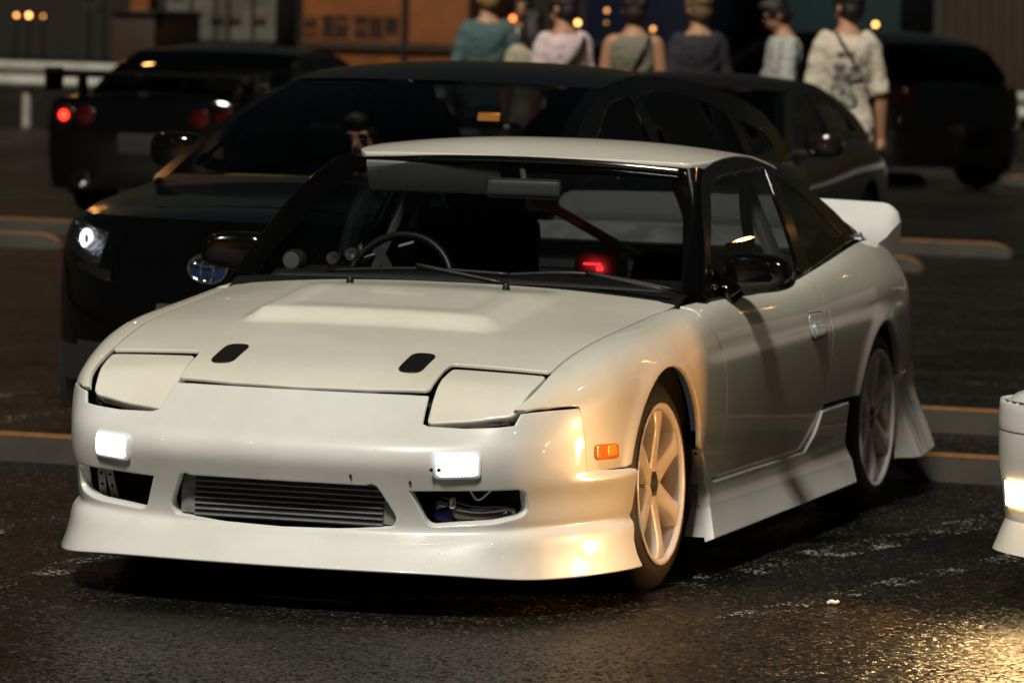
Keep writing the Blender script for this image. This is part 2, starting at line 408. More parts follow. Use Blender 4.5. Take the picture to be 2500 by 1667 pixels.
# ---- side surface: stations along y, control points from the hood gap / belt down to the sill
ST = [(-.86, [(.565, .505), (.574, .496), (.582, .472), (.588, .43), (.590, .38), (.58, .25)]),
      (-.78, [(.617, .556), (.632, .545), (.645, .517), (.654, .46), (.656, .40), (.65, .25)]),
      (-.56, [(.650, .645), (.694, .634), (.730, .596), (.748, .51), (.750, .40), (.745, .25)]),
      (-.31, [(.664, .701), (.729, .690), (.774, .645), (.794, .53), (.795, .40), (.785, .25)]),
      (.03, [(.679, .739), (.745, .727), (.793, .675), (.809, .55), (.806, .40), (.79, .25)]),
      (.36, [(.694, .767), (.755, .752), (.795, .695), (.810, .56), (.804, .40), (.78, .25)]),
      (.58, [(.722, .781), (.765, .764), (.797, .702), (.811, .565), (.804, .40), (.78, .25)]),
      (1.0, [(.743, .781), (.772, .760), (.799, .702), (.812, .57), (.805, .40), (.78, .25)]),
      (1.45, [(.746, .787), (.775, .764), (.801, .704), (.814, .58), (.806, .40), (.78, .25)]),
      (1.74, [(.745, .814), (.776, .784), (.803, .718), (.816, .59), (.807, .41), (.78, .25)]),
      (2.12, [(.735, .853), (.770, .815), (.802, .742), (.818, .61), (.809, .42), (.78, .25)]),
      (2.50, [(.700, .876), (.742, .842), (.786, .768), (.810, .62), (.805, .42), (.78, .25)]),
      (2.90, [(.640, .866), (.690, .838), (.744, .765), (.776, .62), (.776, .42), (.75, .25)]),
      (3.18, [(.590, .838), (.640, .812), (.692, .745), (.726, .61), (.728, .42), (.70, .25)]),
      (3.38, [(.535, .800), (.580, .778), (.626, .720), (.655, .60), (.658, .42), (.64, .25)])]
KU = [0, .07, .145, .275, .395, .545]
_side = Net([s[0] for s in ST], KU, [[(x, y, z) for (x, z) in pts] for y, pts in ST])
def sig(t): return 1/(1+np.exp(-np.clip(t, -30, 30)))
def sstep(t): t = np.clip(t, 0, 1); return t*t*(3-2*t)
CREASE = curve([-.3, .4, 1.6, 2.2, 2.9], [.600, .628, .652, .665, .665])
def SIDE(a, b):
    P = _side(a, b); z = P[:, 2]; zc = CREASE(P[:, 1])
    w = sstep((P[:, 1]-.30)/.3)*(1-sstep((P[:, 1]-2.75)/.3))
    P[:, 0] += w*(-.0075*sig((z-zc)/.005)*np.exp(-np.maximum(z-zc, 0)/.055))
    # flared wheel-arch lips
    for yc, zc2, r in ((.02, .305, .33), (2.47, .300, .325)):
        d = np.hypot(P[:, 1]-yc, z-zc2)-r
        P[:, 0] += .008*np.exp(-(d/.035)**2)
    return P
_gx = curve([s[0] for s in ST], [s[1][0][0] for s in ST]); _gz = curve([s[0] for s in ST], [s[1][0][1] for s in ST])
def yz(pts, g=(0, .2)): return onsurf(SIDE, pts, (1, 2), g)
def arc(yc, zc, r, a0, a1, n=22): return [(yc+r*math.cos(R(t)), zc+r*math.sin(R(t))) for t in np.linspace(a0, a1, n)]

# ---- hood surface
_zc = curve([-.90, -.83, -.77, -.74, -.67, -.56, -.31, .03, .25, .50], [.480, .545, .590, .607, .637, .669, .722, .772, .800, .822])
def srmp(t, e=.012): return .5*(np.sqrt(t*t+e)-np.sqrt((t-1)**2+e)+1)
def HOOD(a, b):                       # a = x, b = y
    zc, zg, xg = _zc(b), _gz(b), _gx(b)
    ax = np.abs(a); z = zc-(zc-zg)*(ax/xg)**2.3
    # raised power bulge, widest at its ramped front and fading towards the screen
    w = .365+.01*(b+.2)
    h = .030*srmp((b+.272)/.068)*srmp((w-ax)/.05+.4)*(1-sstep((b-.12)/.30))
    h = h-.004*sstep((b+.20)/.10)*sstep((w-.075-ax)/.05)*(1-sstep((b-.12)/.30))
    return np.stack([a, b, z+h], -1)
hood_r = [(0, -.770), (.20, -.763), (.355, -.745), (.362, -.735), (.362, -.70), (.363, -.62), (.368, -.583), (.376, -.575), (.50, -.566), (.637, -.553)]
hood_r += [(float(_gx(y)[0])-.006, y) for y in np.linspace(-.54, .36, 16)]+[(.690, .455), (.672, .478), (.50, .452), (.25, .430), (0, .424)]
sym = lambda r: r+[(-x, y) for x, y in r[::-1] if abs(x) > 1e-6]
hood = panel('hood', HOOD, sym(hood_r), WHITE_WARMLIT, CAR, sp=.016, side=1, flip=False, flange=.009)
panel('hood_gap_backing', HOOD, sym([(0, -.80), (.58, -.79), (.645, -.55), (.70, .40), (.70, .50), (0, .50)]), DARK, CAR, sp=.06, side=1, off=-.045, flange=0, inset=0)  # dark sheet added under the hood so the panel gaps read black
# two black blanking plates, pins and washer jets
for s in (1, -1):
    pl = roundc([(s*.2745-.034, -.668), (s*.2745+.034, -.668), (s*.2745+.034, -.522), (s*.2745-.034, -.522)], .032)
    panel('hood_blanking_plate', HOOD, pl, TRIM, hood, sp=.02, side=1, off=.0035, flange=.003, lip=.001)
    nz = lathe('washer_jet', [(0, .0115), (.010, .0105), (.020, .006), (.022, 0)], TRIM, hood, axis='Z', n=14)
    hz = float(HOOD(np.array([.241]), np.array([.248]))[0][2]); nz.location = (s*.241, .248, hz)
# ---- headlight lids
def LID(a, b):
    P = HOOD(a, b); P[:, 2] -= .007+.040*sstep((-.66-b)/.16)*1.0; return P
lid_r = roundc([(.381, -.600), (.500, -.588), (.636, -.573), (.630, -.66), (.611, -.752), (.50, -.782), (.384, -.802), (.374, -.70)],
               [.012, 0, .012, .05, .018, .02, .012, .04], 3)
panel('headlight_lid', LID, lid_r, WHITE_WARMLIT, CAR, sp=.016, flange=.03, lip=.004)

# ---- fenders
fy = list(np.linspace(.40, -.775, 26))
fend = [(y, .004) for y in fy]
f2 = trace(SIDE, [(1285, 1001), (1340, 994), (1414, 990), (1419, 1000), (1424, 1060), (1431, 1148), (1490, 1143), (1528, 1138)], (-.75, .05))
f3 = yz(arc(.022, .305, .330, 166, 14, 26), (-.3, .3))
f4 = yz([(.352, .376), (.395, .372), (.50, .275), (.61, .268), (.617, .44), (.609, .515), (.590, .58), (.570, .628), (.540, .67), (.50, .705), (.452, .745), (.43, .765)], (.4, .4))
fend = fend+f2+f3+f4
fender = panel('front_fender', SIDE, fend, WHITE_WARMLIT, CAR, sp=.017, flange=.013, flip=True)
panel('fender_gap_backing', SIDE, [(-.79, .03), (-.50, .03), (-.50, .26), (-.62, .26), (-.79, .13)], DARK, CAR, sp=.05, flange=0, inset=0, off=-.06, flip=True)  # dark sheet added behind the fender gap, standing in for shade
# ---- doors
door = [(y, .004) for y in np.linspace(.455, 1.66, 20)]
d2 = yz([(1.72, .76), (1.77, .70), (1.79, .62), (1.78, .52), (1.745, .41), (1.70, .36), (1.62, .290), (1.58, .270), (1.10, .265), (.62, .265), (.622, .37), (.622, .44), (.616, .515), (.597, .58), (.577, .628), (.547, .67), (.507, .705), (.459, .745)], (1.7, .1))
doors = panel('door', SIDE, door+d2, WHITE_WARMLIT, CAR, sp=.018, flange=.02, flip=True)
# ---- rear quarters
q = [(y, .004) for y in np.linspace(1.668, 3.37, 30)]
q2 = yz([(3.372, .70), (3.372, .55), (3.37, .435), (3.0, .425), (2.80, .415)], (3.3, .1))
q3 = yz(arc(2.47, .300, .325, 20, 162, 26), (2.75, .4))
q4 = yz([(2.13, .402), (1.752, .402), (1.785, .52), (1.797, .62), (1.777, .70), (1.727, .76)], (2.1, .4))
quarter = panel('rear_quarter', SIDE, q+q2+q3+q4, WHITE_WARMLIT, CAR, sp=.018, flange=.024, flip=True)
# wheel wells
for yc, r in ((.022, .335), (2.47, .33)):
    for s in (1, -1):
        V = []; F = []; n = 28
        for i in range(n+1):
            t = R(-25+230*i/n)
            for xx, rr in ((.785, r), (.55, r), (.55, .02)): V.append((s*xx, yc+rr*math.cos(t), .305+rr*math.sin(t)))
        for i in range(n):
            for j in range(2): F.append((i*3+j, i*3+j+1, i*3+j+4, i*3+j+3))
        mesh_obj('wheel_well', V, F, DARK, CAR)

# ---- front bumper
PL = np.array([(0, -.955), (.20, -.948), (.38, -.925), (.52, -.876), (.606, -.825), (.662, -.762), (.701, -.690), (.733, -.61), (.759, -.52), (.783, -.40), (.796, -.28), (.802, -.15)])
KS = np.concatenate([[0], np.cumsum(np.linalg.norm(np.diff(PL, axis=0), axis=1))])
ROWS = [(.596, .600, .190, .024), (.549, .560, .133, .004), (.512, .52, .086, -.004), (.483, .485, .044, -.006), (.458, .455, .013, -.006), (.412, .41, 0, -.004), (.378, .372, .011, -.002),
        (.31, .31, .041, .012), (.246, .248, .066, .021), (.219, .234, .068, .022), (.206, .224, .052, .010), (.168, .17, .014, -.006), (.128, .104, -.026, -.026)]
WT = np.array([0, 0, .04, .30, .62, .84, .94, 1, 1, 1, 1, 1])
sp_pl = Spline1(KS); T_ = (sp_pl.basis(KS+1e-3)-sp_pl.basis(KS-1e-3))@PL; T_ /= np.linalg.norm(T_, axis=1)[:, None]
NI = np.stack([-T_[:, 1], T_[:, 0]], -1)       # points into the car
NI[0] = (0, 1)
KV = np.concatenate([[0], np.cumsum([math.hypot(ROWS[i+1][0]-ROWS[i][0], ROWS[i+1][2]-ROWS[i][2]) for i in range(len(ROWS)-1)])])
NETB = Net(KS, KV, [[(PL[i][0]+NI[i][0]*(r[2]*(1-WT[i])+r[3]*WT[i]), PL[i][1]+NI[i][1]*(r[2]*(1-WT[i])+r[3]*WT[i]), r[0]*(1-WT[i])+r[1]*WT[i]) for r in ROWS] for i in range(len(PL))])
S0 = float(KS[6])
def BUMP(a, b):
    s = np.abs(a); P = NETB(s, b); z = P[:, 2]
    k = sstep((s-S0+.02)/.40)
    zl = .362+.010*k
    d = .018*k*sig((zl-z)/.0035)
    P[:, 0] += d
    # bonnet-edge crease across the nose
    P[:, 0] *= np.where(a < 0, -1, 1)
    return P
def bxz(pts, g): return onsurf(BUMP, pts, (0, 2), g)
top = [(s, .022) for s in np.linspace(0, .352, 14)]
notch = onsurf(BUMP, [(.367, -.762), (.372, -.80), (.380, -.840), (.40, -.845), (.50, -.830), (.585, -.806), (.606, -.795), (.624, -.783)], (0, 1), (.36, .03))
rest = trace(BUMP, [(1274, 1012), (1300, 1009), (1340, 1005), (1380, 1002), (1413, 999), (1421, 1006), (1426, 1060), (1433, 1150), (1490, 1147), (1540, 1142), (1553, 1144), (1556, 1167), (1548, 1210), (1538, 1260), (1548, 1315), (1556, 1352)], (.75, .06))
arch_s = rest[-1][0]
bot = [(s, KV[-1]) for s in np.linspace(arch_s+.012, 0, 40)]
half = top+notch+rest+bot[:-1]
def symb(h): return h+[(-a, b) for a, b in h[::-1] if abs(a) > 1e-6]
outline_b = symb(half+[bot[-1]])
cen = roundc([(.278, .362), (.330, .262), (.318, .232), (.16, .222), (0, .219)], [.028, .03, .022, 0, 0])
cen_s = bxz(cen, (.28, float(np.interp(-.36, [-r[0] for r in ROWS], KV))))
cen_h = [p for p in cen_s]+[(-a, b) for a, b in cen_s[::-1] if abs(a) > 1e-4]
fog = roundc([(.366, .338), (.640, .347), (.652, .338), (.654, .285), (.640, .268), (.58, .250), (.408, .236)], [.006, .006, .006, .012, .02, .02, .022])
fog_s = bxz(fog, (.37, float(np.interp(-.34, [-r[0] for r in ROWS], KV))))
fog_m = [(-a, b) for a, b in fog_s[::-1]]
bumper = panel('front_bumper', BUMP, outline_b, WHITE_COOLLIT, CAR, holes=[cen_h, fog_s, fog_m], sp=.013, side=1, flange=.007, lip=.0025, rimhole=.030, flip=True)
# lit turn lamps in the bumper
LAMPW = mat('lit_lamp_lens', (.8, .82, .85), .15, emit=(.93, .96, 1.0), es=2.6, bump=(55, .4, .004))
LAMPR = mat('lamp_rim', (.75, .77, .8), .2, emit=(.9, .95, 1.0), es=.10)
_n = LAMPW.node_tree.nodes; _l = LAMPW.node_tree.links; _tc = _n.new('ShaderNodeTexCoord'); _wv = _n.new('ShaderNodeTexWave'); _wv.inputs['Scale'].default_value = 38; _wv.bands_direction = 'X'; _wv.inputs['Distortion'].default_value = .4
_mr = _n.new('ShaderNodeMapRange'); _mr.inputs[3].default_value = .75; _mr.inputs[4].default_value = 3.6; _l.new(_tc.outputs['Object'], _wv.inputs['Vector']); _l.new(_wv.outputs['Fac'], _mr.inputs[0]); _l.new(_mr.outputs[0], _n['Principled BSDF'].inputs['Emission Strength'])
lw = roundc([(.434, .444), (.552, .448), (.553, .382), (.440, .377)], [.014, .010, .010, .016])
li = roundc([(.448, .438), (.545, .441), (.546, .389), (.451, .385)], .008)
for s in (1, -1):
    a = [(s*p, b) for p, b in bxz(lw, (.44, .22))]; c = [(s*p, b) for p, b in bxz(li, (.45, .22))]
    lamp = panel('turn_lamp', BUMP, a, LAMPR, bumper, side=1, sp=.02, off=.007, flange=.012, lip=.003, flip=True)
    panel('lamp_lens', BUMP, c, LAMPW, bumper, side=1, sp=.02, off=.0115, flange=.006, lip=.002, flip=True)
    sc = lathe('lens_screw', [(0, .0055), (.003, .005), (.004, 0)], TRIM, bumper, axis='Y', n=10, sx=-1); sc.location = tuple(BUMP(np.array([s*(c[0][0]+.010)]), np.array([c[0][1]+.03]))[0]+np.array([0, -.013, 0]))
# bolt holes under the crease
for x, z in ((.215, .373), (.375, .362)):
    p = bxz([(abs(x), z)], (abs(x), .25))[0]; P = BUMP(np.array([p[0]]), np.array([p[1]]))[0]
    o = lathe('bolt_hole', [(0, .0045), (.0015, .004), (.002, 0)], DARK, bumper, axis='Y', n=10, sx=-1); o.location = (x, P[1]-.001, z)
# intercooler behind the centre opening
ic = empty('intercooler', (0, 0, 0), parent=CAR)
ICM = mat('intercooler_alloy', (.30, .31, .33), .5, metal=.3, mottle=(40, (.16, .16, .16), .7))
ICF = mat('intercooler_fins', (.075, .078, .085), .7, metal=.2, bump=(400, .8, .003))
box('fin_core', (.01, -.838, .298), (.545, .04, .132), ICF, ic)
for k in range(9): box('core_bar', (.01, -.860, .238+.0150*k), (.545, .010, .0034), ICM, ic)
for s in (-1, 1): box('end_tank', (.01+s*.293, -.832, .300), (.045, .05, .124), ICM, ic, bev=.008)
box('bumper_beam', (0, -.78, .405), (1.0, .05, .06), DARK, CAR, bev=.01)
box('bumper_cavity', (0, -.70, .29), (1.30, .02, .30), DARK, CAR)
BLUE = mat('blue_silicone_hose', (.01, .02, .16), .35, coat=.3)
PIPE = mat('polished_pipe', (.55, .55, .57), .16, metal=1.0)
tube('intercooler_pipe', [(.40, -.76, .285), (.50, -.755, .262), (.58, -.72, .268), (.63, -.62, .285)], .034, PIPE, CAR)
tube('hose_joint', [(.405, -.765, .255), (.432, -.768, .258), (.458, -.768, .262)], .0375, BLUE, CAR, n=6, k=16)
tube('hose_clamp', [(.455, -.790, .285), (.455, -.792, .318)], .012, PIPE, CAR, n=4)
tube('brake_pipe', [(.50, -.80, .35), (.53, -.80, .315), (.57, -.80, .345)], .003, mat('white_cable', (.7, .7, .7), .5), CAR)
tube('radiator_hose', [(.50, -.66, .345), (.56, -.68, .33), (.57, -.68, .29)], .016, TRIM, CAR)
for (x, z, h, r) in ((-.585, .29, .11, .10), (-.555, .287, .11, .22)):
    o = box('bumper_bracket', (x, -.745, z), (.022, .004, h), UNDERW, CAR, rot=(0, r*-1.2, 0), bev=.0015)
    for k in (-.03, .0, .03):
        h2 = lathe('bracket_hole', [(0, .0045), (.003, 0)], DARK, CAR, axis='Y', n=10, sx=-1); h2.location = (x+k*math.sin(r*1.2)*-1, -.7475, z+k)
for s in (1,):
    box('splash_panel', (-.58, -.66, .29), (.12, .01, .12), mat('navy_inner', (.02, .026, .05), .5), CAR)
# ---- side marker
mk = yz(roundc([(-.700, .476), (-.530, .460), (-.532, .418), (-.700, .428)], .012), (-.65, .2))
AMB = mat('amber_lens', (.75, .17, .008), .18, coat=.6, emit=(1.0, .22, .01), es=.12)
mkp = trace(SIDE, [(1453, 1090), (1459, 1086), (1500, 1083), (1505, 1087), (1506, 1113), (1500, 1117), (1459, 1121), (1453, 1117)], (-.6, .22))
panel('side_marker', SIDE, mkp, AMB, CAR, off=.007, flange=.009, lip=.002, sp=.02, flip=True)
mk2 = trace(SIDE, [(1476, 1088), (1496, 1086), (1499, 1108), (1477, 1113)], (-.6, .22))
panel('marker_bulb_lens', SIDE, mk2, mat('amber_bright', (.9, .28, .02), .2, emit=(1, .3, .02), es=.22), CAR, off=.0105, flange=.003, lip=.001, sp=.02, flip=True)
# ---- door handle: oval recess with a flap
for s in (1, -1):
    h0 = yz(roundc([(1.525, .700), (1.70, .698), (1.722, .62), (1.535, .612)], .030), (1.6, .12))
    pk = panel('handle_surround', SIDE, h0, TRIM, CAR, off=.0008, flange=.002, lip=.0008, sp=.03, side=s, flip=True)
    h1 = yz(roundc([(1.531, .696), (1.694, .694), (1.715, .624), (1.541, .617)], .028), (1.6, .12))
    panel('handle_plate', SIDE, h1, WHITE_COOLLIT, CAR, off=.0032, flange=.003, lip=.001, sp=.02, side=s, flip=True)
    h2 = yz(roundc([(1.60, .662), (1.69, .660), (1.705, .626), (1.61, .622)], .008), (1.65, .14))
    panel('handle_pocket', SIDE, h2, DARK, CAR, off=.0052, flange=.003, lip=.001, sp=.02, side=s, flip=True)
    h3 = yz(roundc([(1.56, .658), (1.675, .656), (1.672, .628), (1.58, .624)], .008), (1.62, .14))
    panel('handle_flap', SIDE, h3, WHITE_COOLLIT, CAR, off=.012, flange=.008, lip=.002, sp=.02, side=s, flip=True)

# ---- side skirts
KK = [0, .05, .10, .15, .165, .24, .31]
SKR = [(.402, .809), (.352, .807), (.302, .803), (.255, .795), (.240, .795), (.170, .815), (.104, .842)]
SKN = Net([0, 1.2, 2.4], KK, [[(x+.004*(j == 1), yy, z+(.012 if yy > 2 else 0)) for z, x in SKR] for j, yy in enumerate((0, 1.2, 2.4))])
sk = trace(SKN, [(1714, 1100), (1721, 1140), (1728, 1185), (1735, 1240), (1744, 1313), (1900, 1252), (2000, 1212), (2092, 1175), (2080, 1120), (2063, 1076), (2068, 1030), (2073, 983), (2009, 1005), (1990, 1062), (1966, 1105), (1850, 1142), (1740, 1178)], (.35, .02))
skirts = panel('side_skirt', SKN, sk, WHITE_COOLLIT, CAR, sp=.02, flange=.03, lip=.003, flip=True)
E3 = SKN(np.array([p[0] for p in sk[:5]]), np.array([p[1] for p in sk[:5]]))
for s in (1, -1):
    wds = [.040, .043, .047, .060, .092]; V = []
    for P, w_ in zip(E3, wds): V += [(s*(P[0]-.002), P[1]+.004, P[2]), (s*(P[0]-w_), P[1]+.002, P[2])]
    V += [(s*v[0]/s*1, v[1]+.012, v[2]) for v in V]
    F = []
    for i in range(4): F += [(2*i, 2*i+1, 2*i+3, 2*i+2), (10+2*i, 10+2*i+2, 10+2*i+3, 10+2*i+1), (2*i+1, 11+2*i, 13+2*i, 2*i+3)]
    o = mesh_obj('skirt_end_plate', V, F, UNDERW, CAR, smooth=False)
    for i, (f, g) in enumerate(((.03, .5), (.22, .5), (.30, .4), (.36, .6))):
        zz = E3[0][2]+(E3[-1][2]-E3[0][2])*f; xx = E3[0][0]-.004-.03*g
        h = lathe('skirt_bolt', [(0, .007 if i == 0 else .003), (.003, 0)], TRIM, CAR, axis='Y', n=10, sx=-1); h.location = (s*xx, np.interp(-zz, -E3[:, 2], E3[:, 1])-.002, zz)
# ---- rear bumper corner
RB = [(.43, .790, .775, .73), (.33, .792, .782, .74), (.25, .800, .800, .76), (.15, .825, .838, .80)]
V = []; F = []
RBN = Net([2.70, 2.95, 3.15, 3.32, 3.42], [0, .1, .18, .29],
          [[(.790, 2.70, .425), (.785, 2.705, .33), (.782, 2.71, .25), (.800, 2.715, .150)],
           [(.772, 2.95, .43), (.775, 2.95, .33), (.795, 2.955, .25), (.833, 2.96, .135)],
           [(.728, 3.15, .435), (.735, 3.16, .33), (.765, 3.18, .25), (.81, 3.19, .14)],
           [(.675, 3.31, .437), (.685, 3.33, .33), (.70, 3.37, .25), (.72, 3.40, .15)],
           [(.50, 3.40, .437), (.50, 3.42, .33), (.50, 3.46, .25), (.50, 3.49, .15)]])
panel('rear_bumper', RBN, [(2.705, .002), (3.42, .002), (3.42, .288), (2.72, .288)], WHITE_COOLLIT, CAR, sp=.025, flange=.03, flip=True)
box('rear_panel', (0, 3.40, .52), (1.15, .06, .55), TRIM, CAR, bev=.02)
for s in (1, -1): box('tail_lamp', (s*.36, 3.425, .66), (.34, .04, .12), mat('tail_lens_dark', (.12, .006, .005), .2, coat=.5), CAR, bev=.01)

# ---- greenhouse
def SG(a, b):                         # a = y, b = z
    dz = b-.785; x = .748-.30*dz-.38*dz*dz-.06*np.maximum(a-1.7, 0)**2-.02*np.maximum(.8-a, 0)
    return np.stack([x, a, b], -1)
ARCHT = trace(SG, [(1729, 560), (1726, 470), (1706, 420), (1703, 398), (1725, 385), (1765, 377), (1832, 380), (1890, 413), (1952, 455), (2014, 517), (2056, 562), (2074, 584)], (.9, 1.0))
belt_pts = [(y, float(_gz(y)[0])+.004) for y in np.linspace(2.50, .62, 14)]
frame_out = [(.62, .80), (.70, .90), (.80, 1.00), (.88, 1.07), (.97, 1.12), (1.08, 1.152), (1.25, 1.172), (1.45, 1.180), (1.62, 1.174), (1.80, 1.146), (2.00, 1.100), (2.20, 1.047), (2.42, .980), (2.58, .925), (2.66, .892), (2.60, .884)]+belt_pts
win_px = [(1737, 722), (1735, 600), (1735, 470), (1744, 438), (1775, 424), (1845, 411), (1868, 411), (1893, 480), (1925, 570), (1948, 648), (1960, 672), (1915, 700), (1840, 716), (1780, 724)]
win = trace(SG, win_px, (.95, .80))
qw_px = [(1890, 425), (1925, 448), (1975, 490), (2020, 535), (2058, 574), (2066, 592), (2050, 615), (1985, 655), (1974, 640), (1945, 560), (1915, 480)]
qw = trace(SG, qw_px, (1.75, 1.1))
frames = panel('side_window_frame', SG, frame_out, TRIMG, CAR, holes=[win, qw], sp=.03, flange=.012)
panel('door_window', SG, win, GLASSC, CAR, sp=.06, flange=0, off=-.006, inset=0)
panel('quarter_window', SG, qw, GLASSB, CAR, sp=.04, flange=0, off=-.002, inset=0)
# windscreen
WS = Net([-1, -.5, 0, .5, 1], [0, .5, 1], [[(k*.700 if abs(k) == 1 else k*.71, yb, zb), (k*(.612 if abs(k) == 1 else .63), ym, zm), (k*(.522 if abs(k) == 1 else .53), yt, zt)] for k, yb, zb, ym, zm, yt, zt in
     [(-1, .575, .795, .855, .985, 1.130, 1.140), (-.5, .500, .815, .795, 1.005, 1.092, 1.156), (0, .475, .822, .775, 1.012, 1.080, 1.161), (.5, .500, .815, .795, 1.005, 1.092, 1.156), (1, .575, .795, .855, .985, 1.130, 1.140)]])
windscreen = panel('windscreen', WS, [(-.985, .02), (-.5, .02), (0, .02), (.5, .02), (.985, .02), (.985, .985), (.5, .985), (0, .985), (-.5, .985), (-.985, .985)], GLASSC, CAR, sp=.12, side=1, flange=0, inset=0)
# black screen surround
for nm, prm in (('screen_header_seal', [(k, .985) for k in np.linspace(-1, 1, 15)]),):
    P = WS(np.array([p[0] for p in prm]), np.array([p[1] for p in prm])); tube(nm, P+np.array([0, -.002, .002]), .013, TRIMG, CAR, n=30)
# A pillars: strip between the screen edge and the side frame
for s in (1, -1):
    inner = WS(np.full(9, .965), np.linspace(0, 1, 9)); outy = [(.60, .785), (.70, .90), (.78, .985), (.85, 1.045), (.94, 1.105), (1.06, 1.148)]
    oz = np.linspace(0, 1, 9); oc = np.array(outy); od = np.concatenate([[0], np.cumsum(np.linalg.norm(np.diff(oc, axis=0), axis=1))]); od /= od[-1]
    oy = np.interp(oz, od, oc[:, 0]); ozz = np.interp(oz, od, oc[:, 1]); outer = SG(oy, ozz)
    rows = []
    for i in range(9):
        I, O = inner[i], outer[i]; m_ = (I+O)/2+np.array([.022, -.035, .012])
        c = np.array([I+np.array([0, -.004, .004]), I*.75+m_*.25+np.array([.004, -.008, .006]), m_, m_*.25+O*.75+np.array([.006, -.005, .003]), O+np.array([.003, 0, 0])]); rows.append(spl(c, 13))
    V = np.array(rows).reshape(-1, 3)*np.array([s, 1, 1]); F = [(i*13+j, i*13+j+1, (i+1)*13+j+1, (i+1)*13+j) for i in range(8) for j in range(12)]
    if s > 0: F = [f[::-1] for f in F]
    mesh_obj('windscreen_pillar', V, F, TRIMG, CAR)
# roof
RE = [(1.06, 1.148), (1.25, 1.172), (1.45, 1.181), (1.62, 1.175), (1.80, 1.147), (2.02, 1.096)]
_re = curve([p[0] for p in RE], [p[1] for p in RE])
_cr = curve([1.06, 1.25, 1.5, 1.8, 2.02], [.014, .026, .034, .036, .036])
def ROOF(a, b):                       # a = -1..1 across, scaled to metres ; b = y
    ze = _re(b); xe = SG(b, ze)[:, 0]; t = a/.56
    fr = .060*sstep((1.13-b)/.10)*(t*t)      # front corners sweep back
    return np.stack([t*xe, b+0*fr, ze+_cr(b)*(1-np.abs(t)**2.4)], -1)
_fy = lambda t: 1.086+.048*np.abs(t)**2.2
rf = [(t*.56, float(_fy(t))) for t in np.linspace(-.90, .90, 19)]
roof_out = rf+[(.53, 1.16), (.55, 1.20)]+[(.558, y) for y in np.linspace(1.25, 1.86, 8)]+[(.50, 1.90), (0, 1.92), (-.50, 1.90)]+[(-.558, y) for y in np.linspace(1.86, 1.25, 8)]+[(-.55, 1.20), (-.53, 1.16)]
panel('roof', ROOF, roof_out, WHITE_WARMLIT, CAR, sp=.02, side=1, flange=.012, off=.004)
panel('roof_rail_skin', ROOF, [(-.56, 1.10), (.56, 1.10), (.56, 2.0), (-.56, 2.0)], TRIMG, CAR, sp=.05, side=1, flange=0, off=-.006, inset=0)
# rear hatch glass
HE = [(1.90, 1.122), (2.20, 1.047), (2.42, .980), (2.58, .925), (2.80, .885), (3.05, .852), (3.38, .80)]
_he = curve([p[0] for p in HE], [p[1] for p in HE])
_hx = curve([1.90, 2.20, 2.42, 2.58, 2.80, 3.05, 3.38], [float(SG(np.array([1.90]), np.array([1.122]))[0][0]), float(SG(np.array([2.2]), np.array([1.047]))[0][0]), float(SG(np.array([2.42]), np.array([.98]))[0][0]), .675, .652, .612, .535])
def HATCH(a, b):
    ze = _he(b); t = a/.6; return np.stack([t*_hx(b), b, ze+(.05-.035*sstep((b-2.2)/.7))*(1-np.abs(t)**2.2)], -1)
panel('rear_hatch_glass', HATCH, roundc([(-.585, 1.925), (.585, 1.925), (.585, 2.84), (-.585, 2.84)], .05), glass('hatch_tinted_glass', (.15, .155, .16)), CAR, sp=.05, side=1, flange=.006)
panel('tail_deck', HATCH, [(-.596, 2.66), (-.59, 2.85), (.59, 2.85), (.596, 2.66), (.596, 3.375), (-.596, 3.375)], WHITE_COOLLIT, CAR, sp=.04, side=1, flange=.01)
# ducktail wing
def wing_sec(x):
    t = abs(x)/.64; top = .985-.012*t*t
    return [(3.02, .845), (3.16, .872), (3.26, .915), (3.355, top-.012), (3.375, top), (3.395, top-.006), (3.36, .90), (3.37, .835), (3.30, .80), (3.05, .82)]
xs = np.concatenate([np.linspace(-.635, -.56, 6), np.linspace(-.5, .5, 15), np.linspace(.56, .635, 6)])
V = []; n_ = len(wing_sec(0)); F = []
for x in xs:
    e = max(0, (abs(x)-.56)/.075); sh = 1-math.sqrt(max(0, 1-e*e)); S_ = wing_sec(x)
    for (y, z) in S_: V.append((x, y-.03*sh*(z > .9), z-(z-.86)*.55*sh*(z > .86)))
for i in range(len(xs)-1):
    for j in range(n_): F.append((i*n_+j, i*n_+(j+1) % n_, (i+1)*n_+(j+1) % n_, (i+1)*n_+j))
F += [tuple(range(n_)), tuple((len(xs)-1)*n_+j for j in range(n_))[::-1]]
wg = mesh_obj('rear_wing', V, F, WHITE_COOLLIT, CAR); auto_smooth(wg, 38)
for s in (1, -1): 
    b_ = lathe('hatch_stop', [(0, .016), (.018, .014), (.026, .006), (.027, 0)], TRIM, CAR, axis='Z', n=12); b_.location = (s*.60, 3.00, .838)

